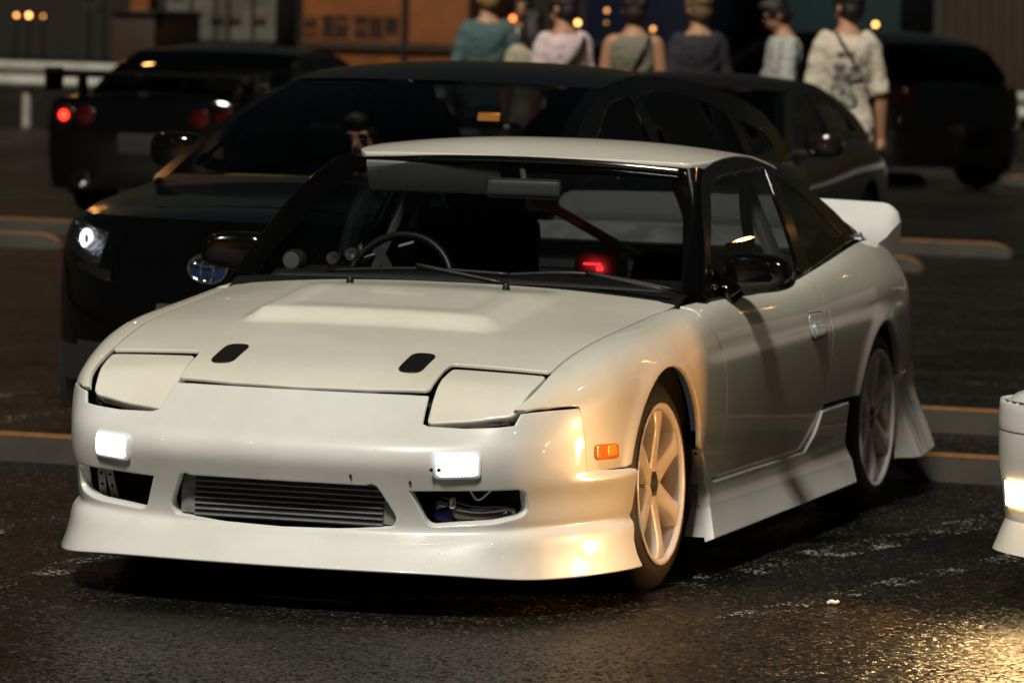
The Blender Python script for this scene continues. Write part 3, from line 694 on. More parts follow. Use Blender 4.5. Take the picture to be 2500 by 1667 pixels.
# ---- mirrors
for s in (1, -1):
    c = unproject(1856, 668, 1, .854); 
    bm = bmesh.new(); bmesh.ops.create_uvsphere(bm, u_segments=28, v_segments=18, radius=1)
    for v in bm.verts:
        f = lambda t: math.copysign(abs(t)**.55, t)
        x, y, z = f(v.co.x), f(v.co.y), f(v.co.z)
        v.co = Vector((x*.098*(1-.10*z), y*(.050+.010*x)-.02*abs(x), z*(.052-.008*x)+.004*x))
    mo = bm_obj('mirror_housing', bm, TRIMG, CAR, smooth=True); mo.location = (s*float(c[0]), .854, float(c[2])); mo.scale = (s*1.08, 1.1, 1.14)
    tube('mirror_arm', [(s*.735, .80, .79), (s*.78, .83, float(c[2])-.035), (s*(float(c[0])-.03), .845, float(c[2])-.02)], [.045, .03, .028], TRIMG, CAR, n=8)
# ---- cowl, wipers
def COWL(a, b): return np.stack([a, b, .800+.012*(1-(a/.7)**2)-.10*(b-.50)*0-.035*sstep((.52-b)/.1)], -1)
panel('cowl_panel', COWL, [(-.70, .40), (.70, .40), (.71, .62), (.35, .56), (0, .53), (-.35, .56), (-.71, .62)], TRIM, CAR, sp=.06, side=1, flange=0, inset=0)
for x0, x1 in ((-.42, .17), (.14, .67)):
    wp = [(x0, .500, .845-abs(x0)*.04), ((x0+x1)/2, .505, .853), (x1, .535+abs(x1)*.05, .842-abs(x1)*.045)]
    if x0 < 0: wp = [(x0, .53, .828), ((x0+x1)/2, .505, .846), (x1, .495, .842)]
    w_ = tube('wiper_blade', wp, .007, TRIM, CAR, n=16, k=6)
    tube('wiper_arm', [(x1 if x0 > 0 else x1, .47, .815), ((x0*.4+x1*.6), .485, .85), ((x0+x1)/2, .497, .858)], .008, TRIM, CAR, n=10, k=6)
# ---- wheels
def wheel(name, x, y, z, side, camber, r_t=.302, r_r=.228, steer=0., parent=CAR, wd=.215, spokes=6):
    w = empty(name, (x, y, z), parent=parent); w.rotation_euler = (0, camber*side, steer)
    s = side
    lathe('tyre', [(-wd, .19), (-wd, .225), (-wd+.004, .262), (-wd+.018, .288), (-wd+.045, r_t-.001), (-wd*.5, r_t+.002), (-.05, r_t-.001), (-.022, .290), (-.006, .266), (-.001, .245), (-.004, .2275), (-.012, .220), (-.03, .21)], RUBBER, w, n=64, sx=s)
    lathe('rim', [(-wd+.01, .21), (-.12, .195), (-.045, .200), (-.018, .205), (-.012, .208), (-.007, .211), (-.0035, .2165), (0, .222), (.0015, r_r-.0015), (-.001, r_r), (-.006, r_r), (-.014, .222)], RIMB, w, n=64, sx=s)
    lathe('rim_lip', [(-.016, .2075), (-.006, .2105), (-.0015, .2135), (.0020, .2175), (.0032, .2225), (.0030, .2265), (.0010, .2290), (-.004, .2298)], RIMW, w, n=64, sx=s)
    sm = None
    for k in range(spokes):
        rows = []
        for t in np.linspace(0, 1, 11):
            r = .034+t*(.2075-.034); hw = .0335-.0075*math.sin(min(1, t*1.3)*math.pi*.5)+.03*max(0, t-.72)**1.2*2.0
            top_ = -.020+.017*sstep(np.array([t*1.1]))[0]-.003*(t > .95); bot = top_-.052+.012*t
            ch = .0055
            rows.append([(bot, -hw*1.25), (top_-ch, -hw), (top_, -hw+ch), (top_, hw-ch), (top_-ch, hw), (bot, hw*1.25)])
            rows[-1] = [(p[0], p[1], r) for p in rows[-1]]
        V = [(s*a, b, r) for row in rows for (a, b, r) in row]; m_ = 6; F = [(i*m_+j, i*m_+j+1, (i+1)*m_+j+1, (i+1)*m_+j) for i in range(10) for j in range(5)]
        if s < 0: F = [f[::-1] for f in F]
        me_name = 'spoke'
        o = mesh_obj(me_name, V, F, RIMW, w); o.rotation_euler = (R(60*k+0), 0, 0); auto_smooth(o, 50)
    lathe('hub', [(-.10, .074), (-.032, .074), (-.024, .071), (-.0225, .066), (-.0225, .046), (-.026, .0435), (-.075, .042), (-.075, .030), (-.050, .028), (-.048, 0)], RIMW, w, n=40, sx=s)
    for k in range(5):
        a = R(72*k+20); lathe('wheel_nut', [(-.045, .0095), (-.022, .0095), (-.020, .007), (-.020, 0)], ALLOY, w, n=6, sx=s, loc=(0, .045*math.cos(a), .045*math.sin(a)))
    lathe('brake_disc', [(-.15, .05), (-.15, .142), (-.128, .142), (-.128, .05), (-.10, .048)], mat('brake_steel', (.20, .19, .18), .4, metal=.9), w, n=48, sx=s)
    cal = box('brake_caliper', (s*-.13, .115, .04), (.07, .06, .13), mat('caliper_grey', (.1, .1, .1), .5), w, bev=.01)
    return w
for s in (1, -1):
    wheel('front_wheel', s*.800, .0, .302, s, R(-2.6)); wheel('rear_wheel', s*.797, 2.475, .302, s, R(-.6))
# ---- floor pan and interior
box('floor_pan', (0, 1.25, .22), (1.30, 3.7, .06), DARK, CAR)
box('firewall', (0, .47, .50), (1.36, .03, .50), DARK, CAR)
INTW = mat('bare_white_shell', (.78, .80, .82), .5, mottle=(9, (.15, .15, .15), .6))
INTG = mat('interior_grey', (.16, .165, .18), .75)
box('dashboard', (0, .78, .74), (1.30, .34, .16), PLASTIC, CAR, bev=.04, seg=3)
for cx in (-.36, .36):
    st = empty('bucket_seat', (cx, 1.42, .25 if cx < 0 else .135), parent=CAR)
    box('seat_cushion', (0, -.06, .12), (.46, .5, .16), SEAT, st, bev=.05, seg=3)
    box('seat_back', (0, .26, .42), (.47, .13, .62), SEAT, st, rot=(R(-18), 0, 0), bev=.055, seg=3, taper=(.82, 1))
    if cx < 0: box('head_rest', (0, .385, .79), (.26, .10, .16), SEAT, st, rot=(R(-14), 0, 0), bev=.045, seg=3)
sw = empty('steering_wheel', (-.37, 1.02, .755), parent=CAR); sw.rotation_euler = (R(68), 0, 0)
bm = bmesh.new()
V, F = [], []
for i in range(40):
    a = 2*math.pi*i/40
    for j in range(8):
        b = 2*math.pi*j/8; rr = .172+.013*math.cos(b); V.append((rr*math.cos(a), rr*math.sin(a), .013*math.sin(b)))
for i in range(40):
    for j in range(8): F.append((i*8+j, ((i+1) % 40)*8+j, ((i+1) % 40)*8+(j+1) % 8, i*8+(j+1) % 8))
mesh_obj('wheel_rim', V, F, mat('wheel_leather', (.02, .02, .022), .35), sw); bm.free()
box('wheel_boss', (0, 0, -.01), (.11, .09, .04), PLASTIC, sw, bev=.015)
for a in (0, 2.2, 4.1): box('wheel_spoke', (.085*math.cos(a), .085*math.sin(a), -.004), (.16, .03, .006), PLASTIC, sw, rot=(0, 0, a))
g_ = lathe('boost_gauge', [(-.05, .024), (-.05, .03), (.0, .032), (.004, .030), (.002, .0275), (-.004, .026), (-.004, 0)], mat('gauge_chrome', (.5, .5, .48), .25, metal=.9), CAR, axis='Y', n=28, sx=-1); g_.location = (-.60, .70, .845)
lathe('gauge_face', [(0, .026), (.001, 0)], mat('gauge_face', (.25, .25, .24), .4), CAR, axis='Y', n=24, sx=-1, loc=(-.60, .694, .845))
for x, y, z in ((-.50, .78, .85), (-.455, .82, .862)):
    g2 = lathe('small_gauge', [(-.03, .018), (0, .02), (.002, .018), (-.002, 0)], MATS['gauge_chrome'], CAR, axis='Y', n=20, sx=-1); g2.location = (x, y, z)
rm = box('rear_view_mirror', (.03, 1.02, 1.075), (.235, .022, .058), mat('mirror_back', (.16, .17, .18), .5), CAR, rot=(R(8), 0, R(4)), bev=.018, seg=3)
tube('mirror_stalk', [(.03, 1.03, 1.085), (.0, 1.09, 1.135)], .010, MATS['mirror_back'], CAR, n=4)
for cx, w_ in ((-.29, .44), (.33, .36)):
    box('sun_visor', (cx, 1.105 if cx < 0 else 1.16, 1.095 if cx < 0 else 1.135), (w_, .018, .10 if cx < 0 else .03), INTG, CAR, rot=(R(22 if cx < 0 else 60), 0, 0), bev=.008)
box('parcel_crossbar', (.08, 2.30, .880), (1.16, .03, .085), INTW, CAR, rot=(R(-48), 0, 0), bev=.012)
box('rear_shelf', (0, 2.62, .74), (1.15, .6, .03), INTG, CAR)
box('rear_bulkhead', (0, 2.95, .78), (1.10, .02, .16), INTG, CAR)
box('headliner', (0, 1.55, 1.145), (1.02, .75, .012), INTG, CAR, bev=.004)
tube('roll_bar', [(-.58, 1.72, .40), (-.54, 1.72, .98), (-.42, 1.72, 1.10), (.42, 1.72, 1.10), (.54, 1.72, .98), (.58, 1.72, .40)], .018, INTG, CAR, n=30)
for s in (-1, 1): tube('roll_bar_stay', [(s*.30, 1.74, 1.08), (s*.10+.15, 2.25, .80)], .016, INTW, CAR, n=6)
for s in (-1, 1): box('inner_pillar_trim', (s*.60, 1.70, .95), (.03, .10, .40), INTG, CAR, rot=(0, s*R(-25), 0), bev=.01)
rc = unproject(1450, 648, 1, 1.95)
box('tool_case', (rc[0], 2.03, rc[2]-.01), (.15, .12, .10), INTW, CAR, bev=.012)
RED = mat('red_led', (.3, .0, .0), .4, emit=(1, .03, .04), es=3.0)
box('red_indicator_bar', (rc[0]-.008, 1.955, rc[2]+.004), (.060, .012, .007), RED, CAR, bev=.003)
box('red_indicator', (rc[0]+.018, 1.955, rc[2]-.010), (.022, .012, .016), RED, CAR, bev=.003)
box('strut_tower', (.47, 2.12, .76), (.24, .25, .20), INTW, CAR, rot=(0, R(18), 0), bev=.03)
# ================================================================== helpers for placing things at a depth along the view
FWH = np.array([FW[0], FW[1], 0])/math.hypot(FW[0], FW[1])
def at_depth(px, py, d):
    v = FW+RT*(px-CAM['w']/2)/CAM['f']-UP*(py-CAM['h']/2)/CAM['f']; return CP+v*d
def disp(x, y, d): return at_depth(x*1.0629, y*1.0629, d)      # photo measured at 2352 wide
CAMYAW = CAM['yaw']

def gridpatch(name, fn, us, vs, m, parent, flip=False):
    n, k = len(us), len(vs); A, B = np.meshgrid(us, vs, indexing='ij'); P = fn(A.ravel(), B.ravel())
    F = [(i*k+j, (i+1)*k+j, (i+1)*k+j+1, i*k+j+1) for i in range(n-1) for j in range(k-1)]
    if flip: F = [f[::-1] for f in F]
    return mesh_obj(name, P, F, m, parent)

def gwheel(parent, x, y, s, r, rimmat, name='wheel', w_=.20, spokes=5):
    w = empty(name, (x, y, r), parent=parent); q = r/.31
    lathe('tyre', [(-w_, .20*q), (-w_, .25*q), (-w_+.03, .305*q), (-.10, .31*q), (-.03, .304*q), (-.004, .27*q), (0, .235*q), (-.012, .222*q), (-.05, .215*q)], RUBBER, w, n=36, sx=s)
    V = []; F = []; prof = [(-.16, .19*q), (-.05, .205*q), (-.012, .218*q), (0, .225*q), (.001, .231*q), (-.006, .233*q)]; k = len(prof); n = 36
    for i in range(n):
        a = 2*math.pi*i/n
        for ax, rr in prof: V.append((s*ax, rr*math.cos(a), rr*math.sin(a)))
    for i in range(n):
        for j in range(k-1): F.append((i*k+j, i*k+j+1, ((i+1) % n)*k+j+1, ((i+1) % n)*k+j))
    for i in range(spokes):
        a = 2*math.pi*i/spokes+.3; c, sn = math.cos(a), math.sin(a); b = len(V)
        for rr, hw, ax in ((.03, .034, -.03), (.12, .022, -.018), (.215*q, .027, -.010)):
            for e, dx in ((-hw, -.03), (-hw, 0), (hw, 0), (hw, -.03)):
                V.append((s*(ax+dx), rr*c-e*sn, rr*sn+e*c))
        for t in range(2):
            for j in range(3): F.append((b+t*4+j, b+t*4+j+1, b+t*4+5+j, b+t*4+4+j))
    o = mesh_obj('rim', V, F, rimmat, w, smooth=False); auto_smooth(o, 35)
    lathe('wheel_backing', [(-.12, 0), (-.12, .2*q)], DARK, w, n=24, sx=s)
    return w

def gcar(name, label, loc, yaw, S, paint, group=None):
    C = empty(name, loc, yaw); tag(C, label, 'car', group)
    W = S['W']; y0, y1 = S['y0'], S['y1']; top = S['top']
    ys = [t[0] for t in top]
    wf = lambda y: W*(1-S.get('ft', .07)*max(0, (.2-y)/(.2-y0))**2-.05*max(0, (y-S['wb'])/(y1-S['wb']))**2)
    net = Net(ys, [0, .06, .15, .33, .48, .62], [[(wf(y)-.075, y, zg), (wf(y)-.032, y, zg-.025), (wf(y)-.004, y, zg-.11), (wf(y), y, .56), (wf(y)-.008, y, .38), (wf(y)-.04, y, .20)] for y, zg, zc in top])
    gz = curve(ys, [t[1] for t in top]); zc = curve(ys, [t[2] for t in top]); gxx = lambda y: net(np.array(y), np.full(len(y), 0.))[:, 0]
    r = S.get('rw', .31); ar = r+.045
    def bottom():
        o = []
        for yc in (S['wb'], 0):
            o += [(yc+ar*math.cos(R(t)), r+ar*math.sin(R(t))) for t in np.linspace(-14, 194, 18)]
        return o
    yb = onsurf(net, [(y1, .22)]+bottom()+[(y0, .22)], (1, 2), (y1, .55))
    panel('body_side', net, [(y, .002) for y in np.linspace(y0, y1, 30)]+yb, paint, C, sp=.055, flange=.015, flip=True)
    for yc in (0, S['wb']):
        for s in (1, -1):
            V = []; F = []; n = 16
            for i in range(n+1):
                t = R(-25+230*i/n)
                for xx, rr in ((W-.03, ar+.003), (W-.26, ar+.003), (W-.26, .02)): V.append((s*xx, yc+rr*math.cos(t), r+rr*math.sin(t)))
            for i in range(n):
                for j in range(2): F.append((i*3+j, i*3+j+1, i*3+j+4, i*3+j+3))
            mesh_obj('wheel_well', V, F, DARK, C)
    vs = np.linspace(.0, .61, 20); ts = np.linspace(-1, 1, 33)
    def cap(yy, bulge, sg, prof):
        def fn(t, u):
            E = net(np.full(len(u), yy), u); b = bulge*np.interp(E[:, 2], [p[0] for p in prof], [p[1] for p in prof])
            a = t*math.pi/2; ex, ey = S.get('cexp', (.85, .75)) if sg < 0 else (.85, .75)
            return np.stack([E[:, 0]*np.sign(a)*np.abs(np.sin(a))**ex, yy+sg*b*np.abs(np.cos(a))**ey, E[:, 2]], -1)
        return fn
    fcap = cap(y0, S['fb'], -1, S.get('fprof', [(.18, .88), (.3, 1), (.5, 1), (.7, .72), (1.0, .3)])); rcap = cap(y1, S['rb'], 1, S.get('rprof', [(.18, .8), (.3, 1), (.6, 1), (.8, .8), (1.1, .55)]))
    fb = gridpatch('front_bumper', fcap, ts, vs, S.get('bump', paint), C, flip=False)
    rb = gridpatch('rear_bumper', rcap, ts, vs, paint, C, flip=True)
    def topfn(cfn, yy):
        def fn(t, q):           # q 1 = rim of the cap, 0 = middle of the line y = yy
            E = cfn(t, np.zeros(len(t))); base = float(gz([yy])[0]); d = float(zc([yy])[0])-base
            return np.stack([E[:, 0]*q, yy+(E[:, 1]-yy)*q, base+.006*(1-q)+d*(1-q*q)], -1)
        return fn
    gridpatch('hood_lip', topfn(fcap, y0), ts, np.linspace(0, 1, 8), paint, C, flip=True)
    gridpatch('trunk_lip', topfn(rcap, y1), ts, np.linspace(0, 1, 8), paint, C)
    def deck(t, y):
        x = gxx(y); return np.stack([t*x, y, gz(y)+(zc(y)-gz(y))*(1-t*t)], -1)
    gridpatch('hood', deck, np.linspace(-1, 1, 19), np.linspace(y0, S['cowl'], 16), paint, C)
    gridpatch('rear_deck', deck, np.linspace(-1, 1, 19), np.linspace(S['deck'], y1, 12), paint, C)
    # greenhouse
    k1, k2 = S.get('tumble', (.30, .38)); zb0 = float(gz([S['cowl']+.4])[0])
    def sg(a, b):
        dz = b-gz(a); return np.stack([gxx(a)+.002-k1*dz-k2*np.maximum(dz, 0)**2, a, b], -1)
    belt = [(y, float(gz([y])[0])+.003) for y in np.linspace(S['gh'][-1][0], S['gh'][0][0], 14)]
    panel('window_frame', sg, S['gh']+belt[1:-1], S.get('framemat', TRIMG), C, holes=[roundc(w, .035, 3) for w in S['win']], sp=.08, flange=.01)
    for w in S['win']: panel('side_window', sg, roundc(w, .035, 3), S['glass'], C, sp=.15, flange=0, inset=0, off=-.004)
    def ruled(pa, pb, bul, tops=1.0):
        def fn(t, v):
            y = pa[0]+(pb[0]-pa[0])*v; z = pa[1]+(pb[1]-pa[1])*v+.03*np.sin(v*math.pi)
            E = sg(y, z); return np.stack([E[:, 0]*t, y+bul[0]*(1-t*t), z+bul[1]*(1-t*t)], -1)
        return fn
    a, b = S['ws']; wsf = ruled(a, b, (-.09, .012))
    gridpatch('windscreen', wsf, np.linspace(-.93, .93, 17), np.linspace(.03, .97, 10), S.get('wsglass', GLASSC), C)
    for s in (1, -1): gridpatch('windscreen_pillar', lambda t, v: wsf(t*s, v), np.linspace(.93, 1.0, 4), np.linspace(0, 1, 10), TRIMG, C, flip=(s < 0))
    gridpatch('windscreen_base', wsf, np.linspace(-.93, .93, 9), np.linspace(-.03, .03, 3), TRIM, C)
    a2, b2 = S['rs']; rsf = ruled(a2, b2, (.06, .014))
    gridpatch('rear_window', rsf, np.linspace(-1, 1, 15), np.linspace(0, 1, 10), S['glass'], C, flip=True)
    ry = [b[0]]+[p[0] for p in S['gh'] if b[0] < p[0] < b2[0]]+[b2[0]]; rz = [b[1]]+[p[1] for p in S['gh'] if b[0] < p[0] < b2[0]]+[b2[1]]
    rzf = curve(ry, rz) if len(ry) > 2 else (lambda y: np.interp(y, ry, rz))
    def roof(t, y):
        z = rzf(y); E = sg(y, z); e = np.clip((y-b[0])/(b2[0]-b[0]), 0, 1)
        return np.stack([E[:, 0]*t, y+(-.09*(1-e)**3+.06*e**3)*(1-t*t), z+(.012+.026*np.sin(e*math.pi))*(1-np.abs(t)**2.5)], -1)
    gridpatch('roof', roof, np.linspace(-1, 1, 21), np.linspace(b[0], b2[0], 14), S.get('roofmat', paint), C)
    for yy in (0, S['wb']):
        for s in (1, -1): gwheel(C, s*(W-.015), yy, s, r, S.get('rim', mat('dark_rim', (.05, .05, .055), .3, metal=.7)))
    box('floor_pan', (0, (y0+y1)/2, .23), (2*W-.3, y1-y0-.2, .05), DARK, C)
    if S.get('inside', True):
        box('dashboard', (0, a[0]+.35, a[1]-.14), (2*W-.34, .30, .2), PLASTIC, C, bev=.04)
        for sx in (-.36, .36):
            box('seat_back', (sx, a[0]+1.25, a[1]-.10), (.46, .14, .62), SEAT, C, rot=(R(-16), 0, 0), bev=.05, taper=(.8, 1))
            box('head_rest', (sx, a[0]+1.36, a[1]+.27), (.25, .09, .15), SEAT, C, bev=.04)
        box('rear_seat', (0, a[0]+2.1, a[1]-.12), (2*W-.5, .16, .5), SEAT, C, rot=(R(-18), 0, 0), bev=.05)
    for s in (1, -1):
        mz = float(gz([S['cowl']+.45])[0])+.085; my = S['cowl']+.42; mx = W+.06
        bm = bmesh.new(); bmesh.ops.create_uvsphere(bm, u_segments=18, v_segments=12, radius=1)
        f = lambda t: math.copysign(abs(t)**.6, t)
        for v in bm.verts: v.co = Vector((f(v.co.x)*.11, f(v.co.y)*.06+.02*abs(v.co.x), f(v.co.z)*.068))
        mo = bm_obj('door_mirror', bm, paint, C, smooth=True); mo.location = (s*mx, my, mz)
        box('mirror_foot', (s*(W-.06), my, mz-.05), (.14, .07, .04), TRIM, C, bev=.01)
    C['_d'] = 1; del C['_d']
    return C, dict(net=net, fcap=fcap, rcap=rcap, sg=sg, gz=gz, zc=zc, ts=ts)
def capspot(cfn, net_u, x):
    """parameter t on a bumper cap for a given x at row u"""
    ts = np.linspace(0, 1, 400); P = cfn(ts, np.full(400, net_u)); return float(np.interp(abs(x), P[:, 0], ts))*(1 if x >= 0 else -1)

# ------------------------------------------------------------------ black hybrid hatchback facing the camera
SB = dict(W=.855, y0=-.42, y1=3.15, fb=.53, ft=.10, cexp=(1.0, 1.2), rb=.32, wb=2.70, rw=.315, cowl=.34, deck=3.0, glass=GLASSD, wsglass=GLASSC,
          fprof=[(.18, .92), (.3, 1), (.55, .98), (.72, .86), (.9, .5)],
          top=[(-.42, .868, .905), (-.25, .892, .925), (0, .915, .955), (.34, .955, .99), (.8, .965, .99), (1.4, .985, 1.0), (2.2, 1.005, 1.01), (2.8, 1.02, 1.03), (3.15, 1.0, 1.02)],
          gh=[(.28, .955), (.55, 1.085), (.85, 1.22), (1.10, 1.305), (1.35, 1.35), (1.7, 1.37), (2.1, 1.35), (2.5, 1.295), (2.85, 1.215), (3.05, 1.12), (3.12, 1.03)],
          win=[[(.62, 1.0), (1.02, 1.20), (1.18, 1.27), (1.42, 1.30), (1.48, 1.005), (.9, .99)], [(1.56, 1.01), (1.52, 1.305), (1.75, 1.315), (2.1, 1.29), (2.38, 1.225), (2.45, 1.04)], [(2.52, 1.05), (2.47, 1.20), (2.75, 1.14), (2.85, 1.07)]],
          ws=((.28, .965), (1.18, 1.325)), rs=((3.05, 1.10), (2.55, 1.285)))
pe = unproject(489, 643, 2, .735)
HB, HBf = gcar('hybrid_hatchback', 'black hybrid hatchback with round emblem behind the white coupe, driver inside', (0, 0, 0), 0, SB, BLACKP)
nose_local = np.array([0, -.95, 0]); yawB = R(-3)
rot2 = lambda v, a: np.array([v[0]*math.cos(a)-v[1]*math.sin(a), v[0]*math.sin(a)+v[1]*math.cos(a), 0])
HB.rotation_euler = (0, 0, yawB); HB.location = Vector(tuple(np.array([pe[0], pe[1], 0])-rot2(nose_local, yawB)))
def ring(name, cx, cy, cz, rx, rz, t, m, parent, tilt=0.):
    V = []; F = []; n = 36
    for i in range(n):
        a = 2*math.pi*i/n
        for j in range(8):
            b = 2*math.pi*j/8; k = t*math.cos(b); V.append((cx+(rx+k)*math.cos(a), cy+t*.7*math.sin(b)-tilt*(rz+k)*math.sin(a), cz+(rz+k)*math.sin(a)))
    for i in range(n):
        for j in range(8): F.append((i*8+j, ((i+1) % n)*8+j, ((i+1) % n)*8+(j+1) % 8, i*8+(j+1) % 8))
    return mesh_obj(name, V, F, m, parent)
CHR = mat('chrome', (.62, .63, .66), .12, metal=1.0)
EMB = mat('emblem_blue', (.004, .02, .07), .15, coat=.8)
def rowu(net, z):
    us = np.linspace(0, .6, 300); zz = net(np.full(300, SB['y0']), us)[:, 2]; return float(np.interp(-z, -zz, us))
em = empty('emblem', (0, 0, 0), parent=HB); ue = rowu(HBf['net'], .715); pz = HBf['fcap'](np.array([0.]), np.array([ue]))[0]; ey = float(pz[1])-.012
lathe('emblem_disc', [(0, .070), (.006, .066), (.008, 0)], EMB, em, axis='Y', n=40, sx=-1, loc=(0, ey+.004, .715)); em.children[0].scale = (1, 1, 1)
em.children[0].data.transform(Matrix.Translation((0, 0, .715)) @ Matrix.Scale(.70, 4, (0, 0, 1)) @ Matrix.Translation((0, 0, -.715)))
ring('outer_oval', 0, ey-.004, .715, .072, .049, .0055, CHR, em)
ring('upright_oval', 0, ey-.008, .708, .024, .040, .005, CHR, em)
ring('cross_oval', 0, ey-.008, .738, .052, .016, .005, CHR, em)
# grille, plate recess, fog surround
def cappatch(name, cfn, net, x0, x1, z0, z1, m, parent, off, ysgn, n=10, yy=None, sweep=0.):
    us = [0.0]; 
    uu = np.linspace(0, .6, 300); zz = net(np.full(300, yy), uu)[:, 2]
    xs_ = np.linspace(x0, x1, n); zs_ = np.linspace(z0, z1, 6); V = []
    for z in zs_:
        for x in xs_:
            e_ = (abs(x)-min(abs(x0), abs(x1)))/max(1e-6, abs(abs(x1)-abs(x0))); zq = z+sweep*(e_-.5)*(1-.5*(z-z0)/max(1e-6, z1-z0)); u = float(np.interp(-zq, -zz, uu))
            t = capspot(cfn, u, x); P = cfn(np.array([t]), np.array([u]))[0]; V.append((x, P[1]+ysgn*off, zq))
    k = n; F = [(i*k+j, i*k+j+1, (i+1)*k+j+1, (i+1)*k+j) for i in range(5) for j in range(k-1)]
    b = len(V); V += [(v[0], v[1]-ysgn*(off+.02), v[2]) for v in V]
    edge = [(i*k, (i+1)*k) for i in range(5)]+[(i*k+k-1, (i+1)*k+k-1) for i in range(5)]+[(j, j+1) for j in range(k-1)]+[(5*k+j, 5*k+j+1) for j in range(k-1)]
    F += [(p, q, q+b, p+b) for p, q in edge]
    o = mesh_obj(name, V, F, m, parent); bm = bmesh.new(); bm.from_mesh(o.data); bmesh.ops.recalc_face_normals(bm, faces=bm.faces[:]); bm.to_mesh(o.data); bm.free(); return auto_smooth(o, 40)
cappatch('lower_grille', HBf['fcap'], HBf['net'], -.55, .55, .27, .44, DARK, HB, .006, -1, 14, SB['y0'])
pl = cappatch('number_plate', HBf['fcap'], HBf['net'], -.165, .165, .46, .59, mat('dim_plate', (.03, .03, .03), .5), HB, .03, -1, 6, SB['y0'])
for (xa, xb) in ((-.13, -.02), (.005, .115)):
    for (za, zb) in ((.535, .575), (.475, .52)): cappatch('plate_panel', HBf['fcap'], HBf['net'], xa, xb, za, zb, mat('plate_panel_grey', (.10, .10, .11), .4), HB, .036, -1, 4, SB['y0'])
LENSD = mat('headlight_cover', (.002, .002, .0022), .05, coat=1.0, coatr=.01); DCHR = mat('dark_chrome', (.16, .15, .15), .16, metal=.95, bump=(70, .9, .012))
for s in (1, -1):
    hl = empty('headlight', (0, 0, 0), parent=HB)
    cappatch('headlight_lens', HBf['fcap'], HBf['net'], s*.40, s*.715, .69, .83, LENSD, hl, .004, -1, 14, SB['y0'], .10)
    cappatch('lower_reflector', HBf['fcap'], HBf['net'], s*.40, s*.58, .665, .695, DCHR, hl, .006, -1, 8, SB['y0'], .04)
    cappatch('reflector_bowl', HBf['fcap'], HBf['net'], s*.47, s*.66, .715, .83, DCHR, hl, .0062, -1, 10, SB['y0'], .08)
    ul = rowu(HBf['net'], .785); tl = capspot(HBf['fcap'], ul, s*.565); Pl = HBf['fcap'](np.array([tl]), np.array([ul]))[0]
    lathe('projector', [(-.01, .046), (.010, .046), (.014, .038), (.010, .028), (.014, .018), (.016, 0)], DCHR, hl, axis='Y', n=24, sx=-1, loc=(s*.565, float(Pl[1])-.004, .785))
    ring('position_light', s*.565, float(Pl[1])-.020, .785, .017, .026, .0085, mat('cool_lamp', (.8, .85, 1), .3, emit=(.75, .86, 1.0), es=2.6), hl)
    for (dx, dz, rr, cc) in ((-.045, -.045, .009, (1, .85, .6)), (-.07, .05, .007, (1, .8, .6)), (-.075, -.03, .007, (1, .9, .8)), (.02, -.06, .008, (1, .55, .35))):
        cx_ = s*(.565-dx); t_ = capspot(HBf['fcap'], ul, cx_); P_ = HBf['fcap'](np.array([t_]), np.array([ul]))[0]
        lathe('reflector_bead', [(-.005, rr), (.004, rr*.8), (.007, 0)], CHR, hl, axis='Y', n=12, sx=-1, loc=(cx_, float(P_[1])-.008, .785+dz))
    cappatch('fog_recess', HBf['fcap'], HBf['net'], s*.50, s*.70, .30, .42, DARK, HB, .006, -1, 8, SB['y0'])
box('parking_permit', (.34, .78, 1.215), (.085, .004, .03), mat('orange_sticker_glow', (.6, .22, .03), .5, emit=(1, .35, .05), es=.25), HB, rot=(R(-20), 0, 0))  # sticker brightened by a faint glow of its own
DASHY = mat('dash_cloth_yellow', (.28, .26, .05), .8)
box('dash_mat', (-.35, .45, .975), (.42, .18, .012), DASHY, HB, rot=(0, 0, R(5)), bev=.004)

# ------------------------------------------------------------------ black sports sedan seen from behind
SCs = dict(W=.84, y0=-.66, y1=3.32, fb=.26, rb=.24, wb=2.66, rw=.325, cowl=.55, deck=2.55, glass=GLASSB, wsglass=GLASSD, inside=False,
           top=[(-.66, .66, .70), (-.2, .76, .80), (.55, .83, .88), (1.2, .84, .86), (2.0, .86, .87), (2.55, .87, .90), (3.32, .86, .90)],
           gh=[(.55, .84), (.9, 1.02), (1.25, 1.17), (1.5, 1.205), (1.8, 1.21), (2.1, 1.19), (2.3, 1.13), (2.55, .98), (2.68, .875)],
           win=[[(.80, .87), (1.20, 1.10), (1.35, 1.145), (1.80, 1.165), (1.80, .88)], [(1.87, .885), (1.87, 1.16), (2.1, 1.145), (2.28, 1.06), (2.4, .90)]],
           ws=((.55, .85), (1.32, 1.183)), rs=((2.72, .885), (2.12, 1.19)))
pc = disp(322, 300, 34.0)
SD, SDf = gcar('sports_sedan', 'black sports sedan with tall rear wing seen from behind, red tail lamp lit', (0, 0, 0), 0, SCs, BLACKP)
SD.rotation_euler = (0, 0, R(180)); SD.location = (pc[0], pc[1]+3.56, 0)
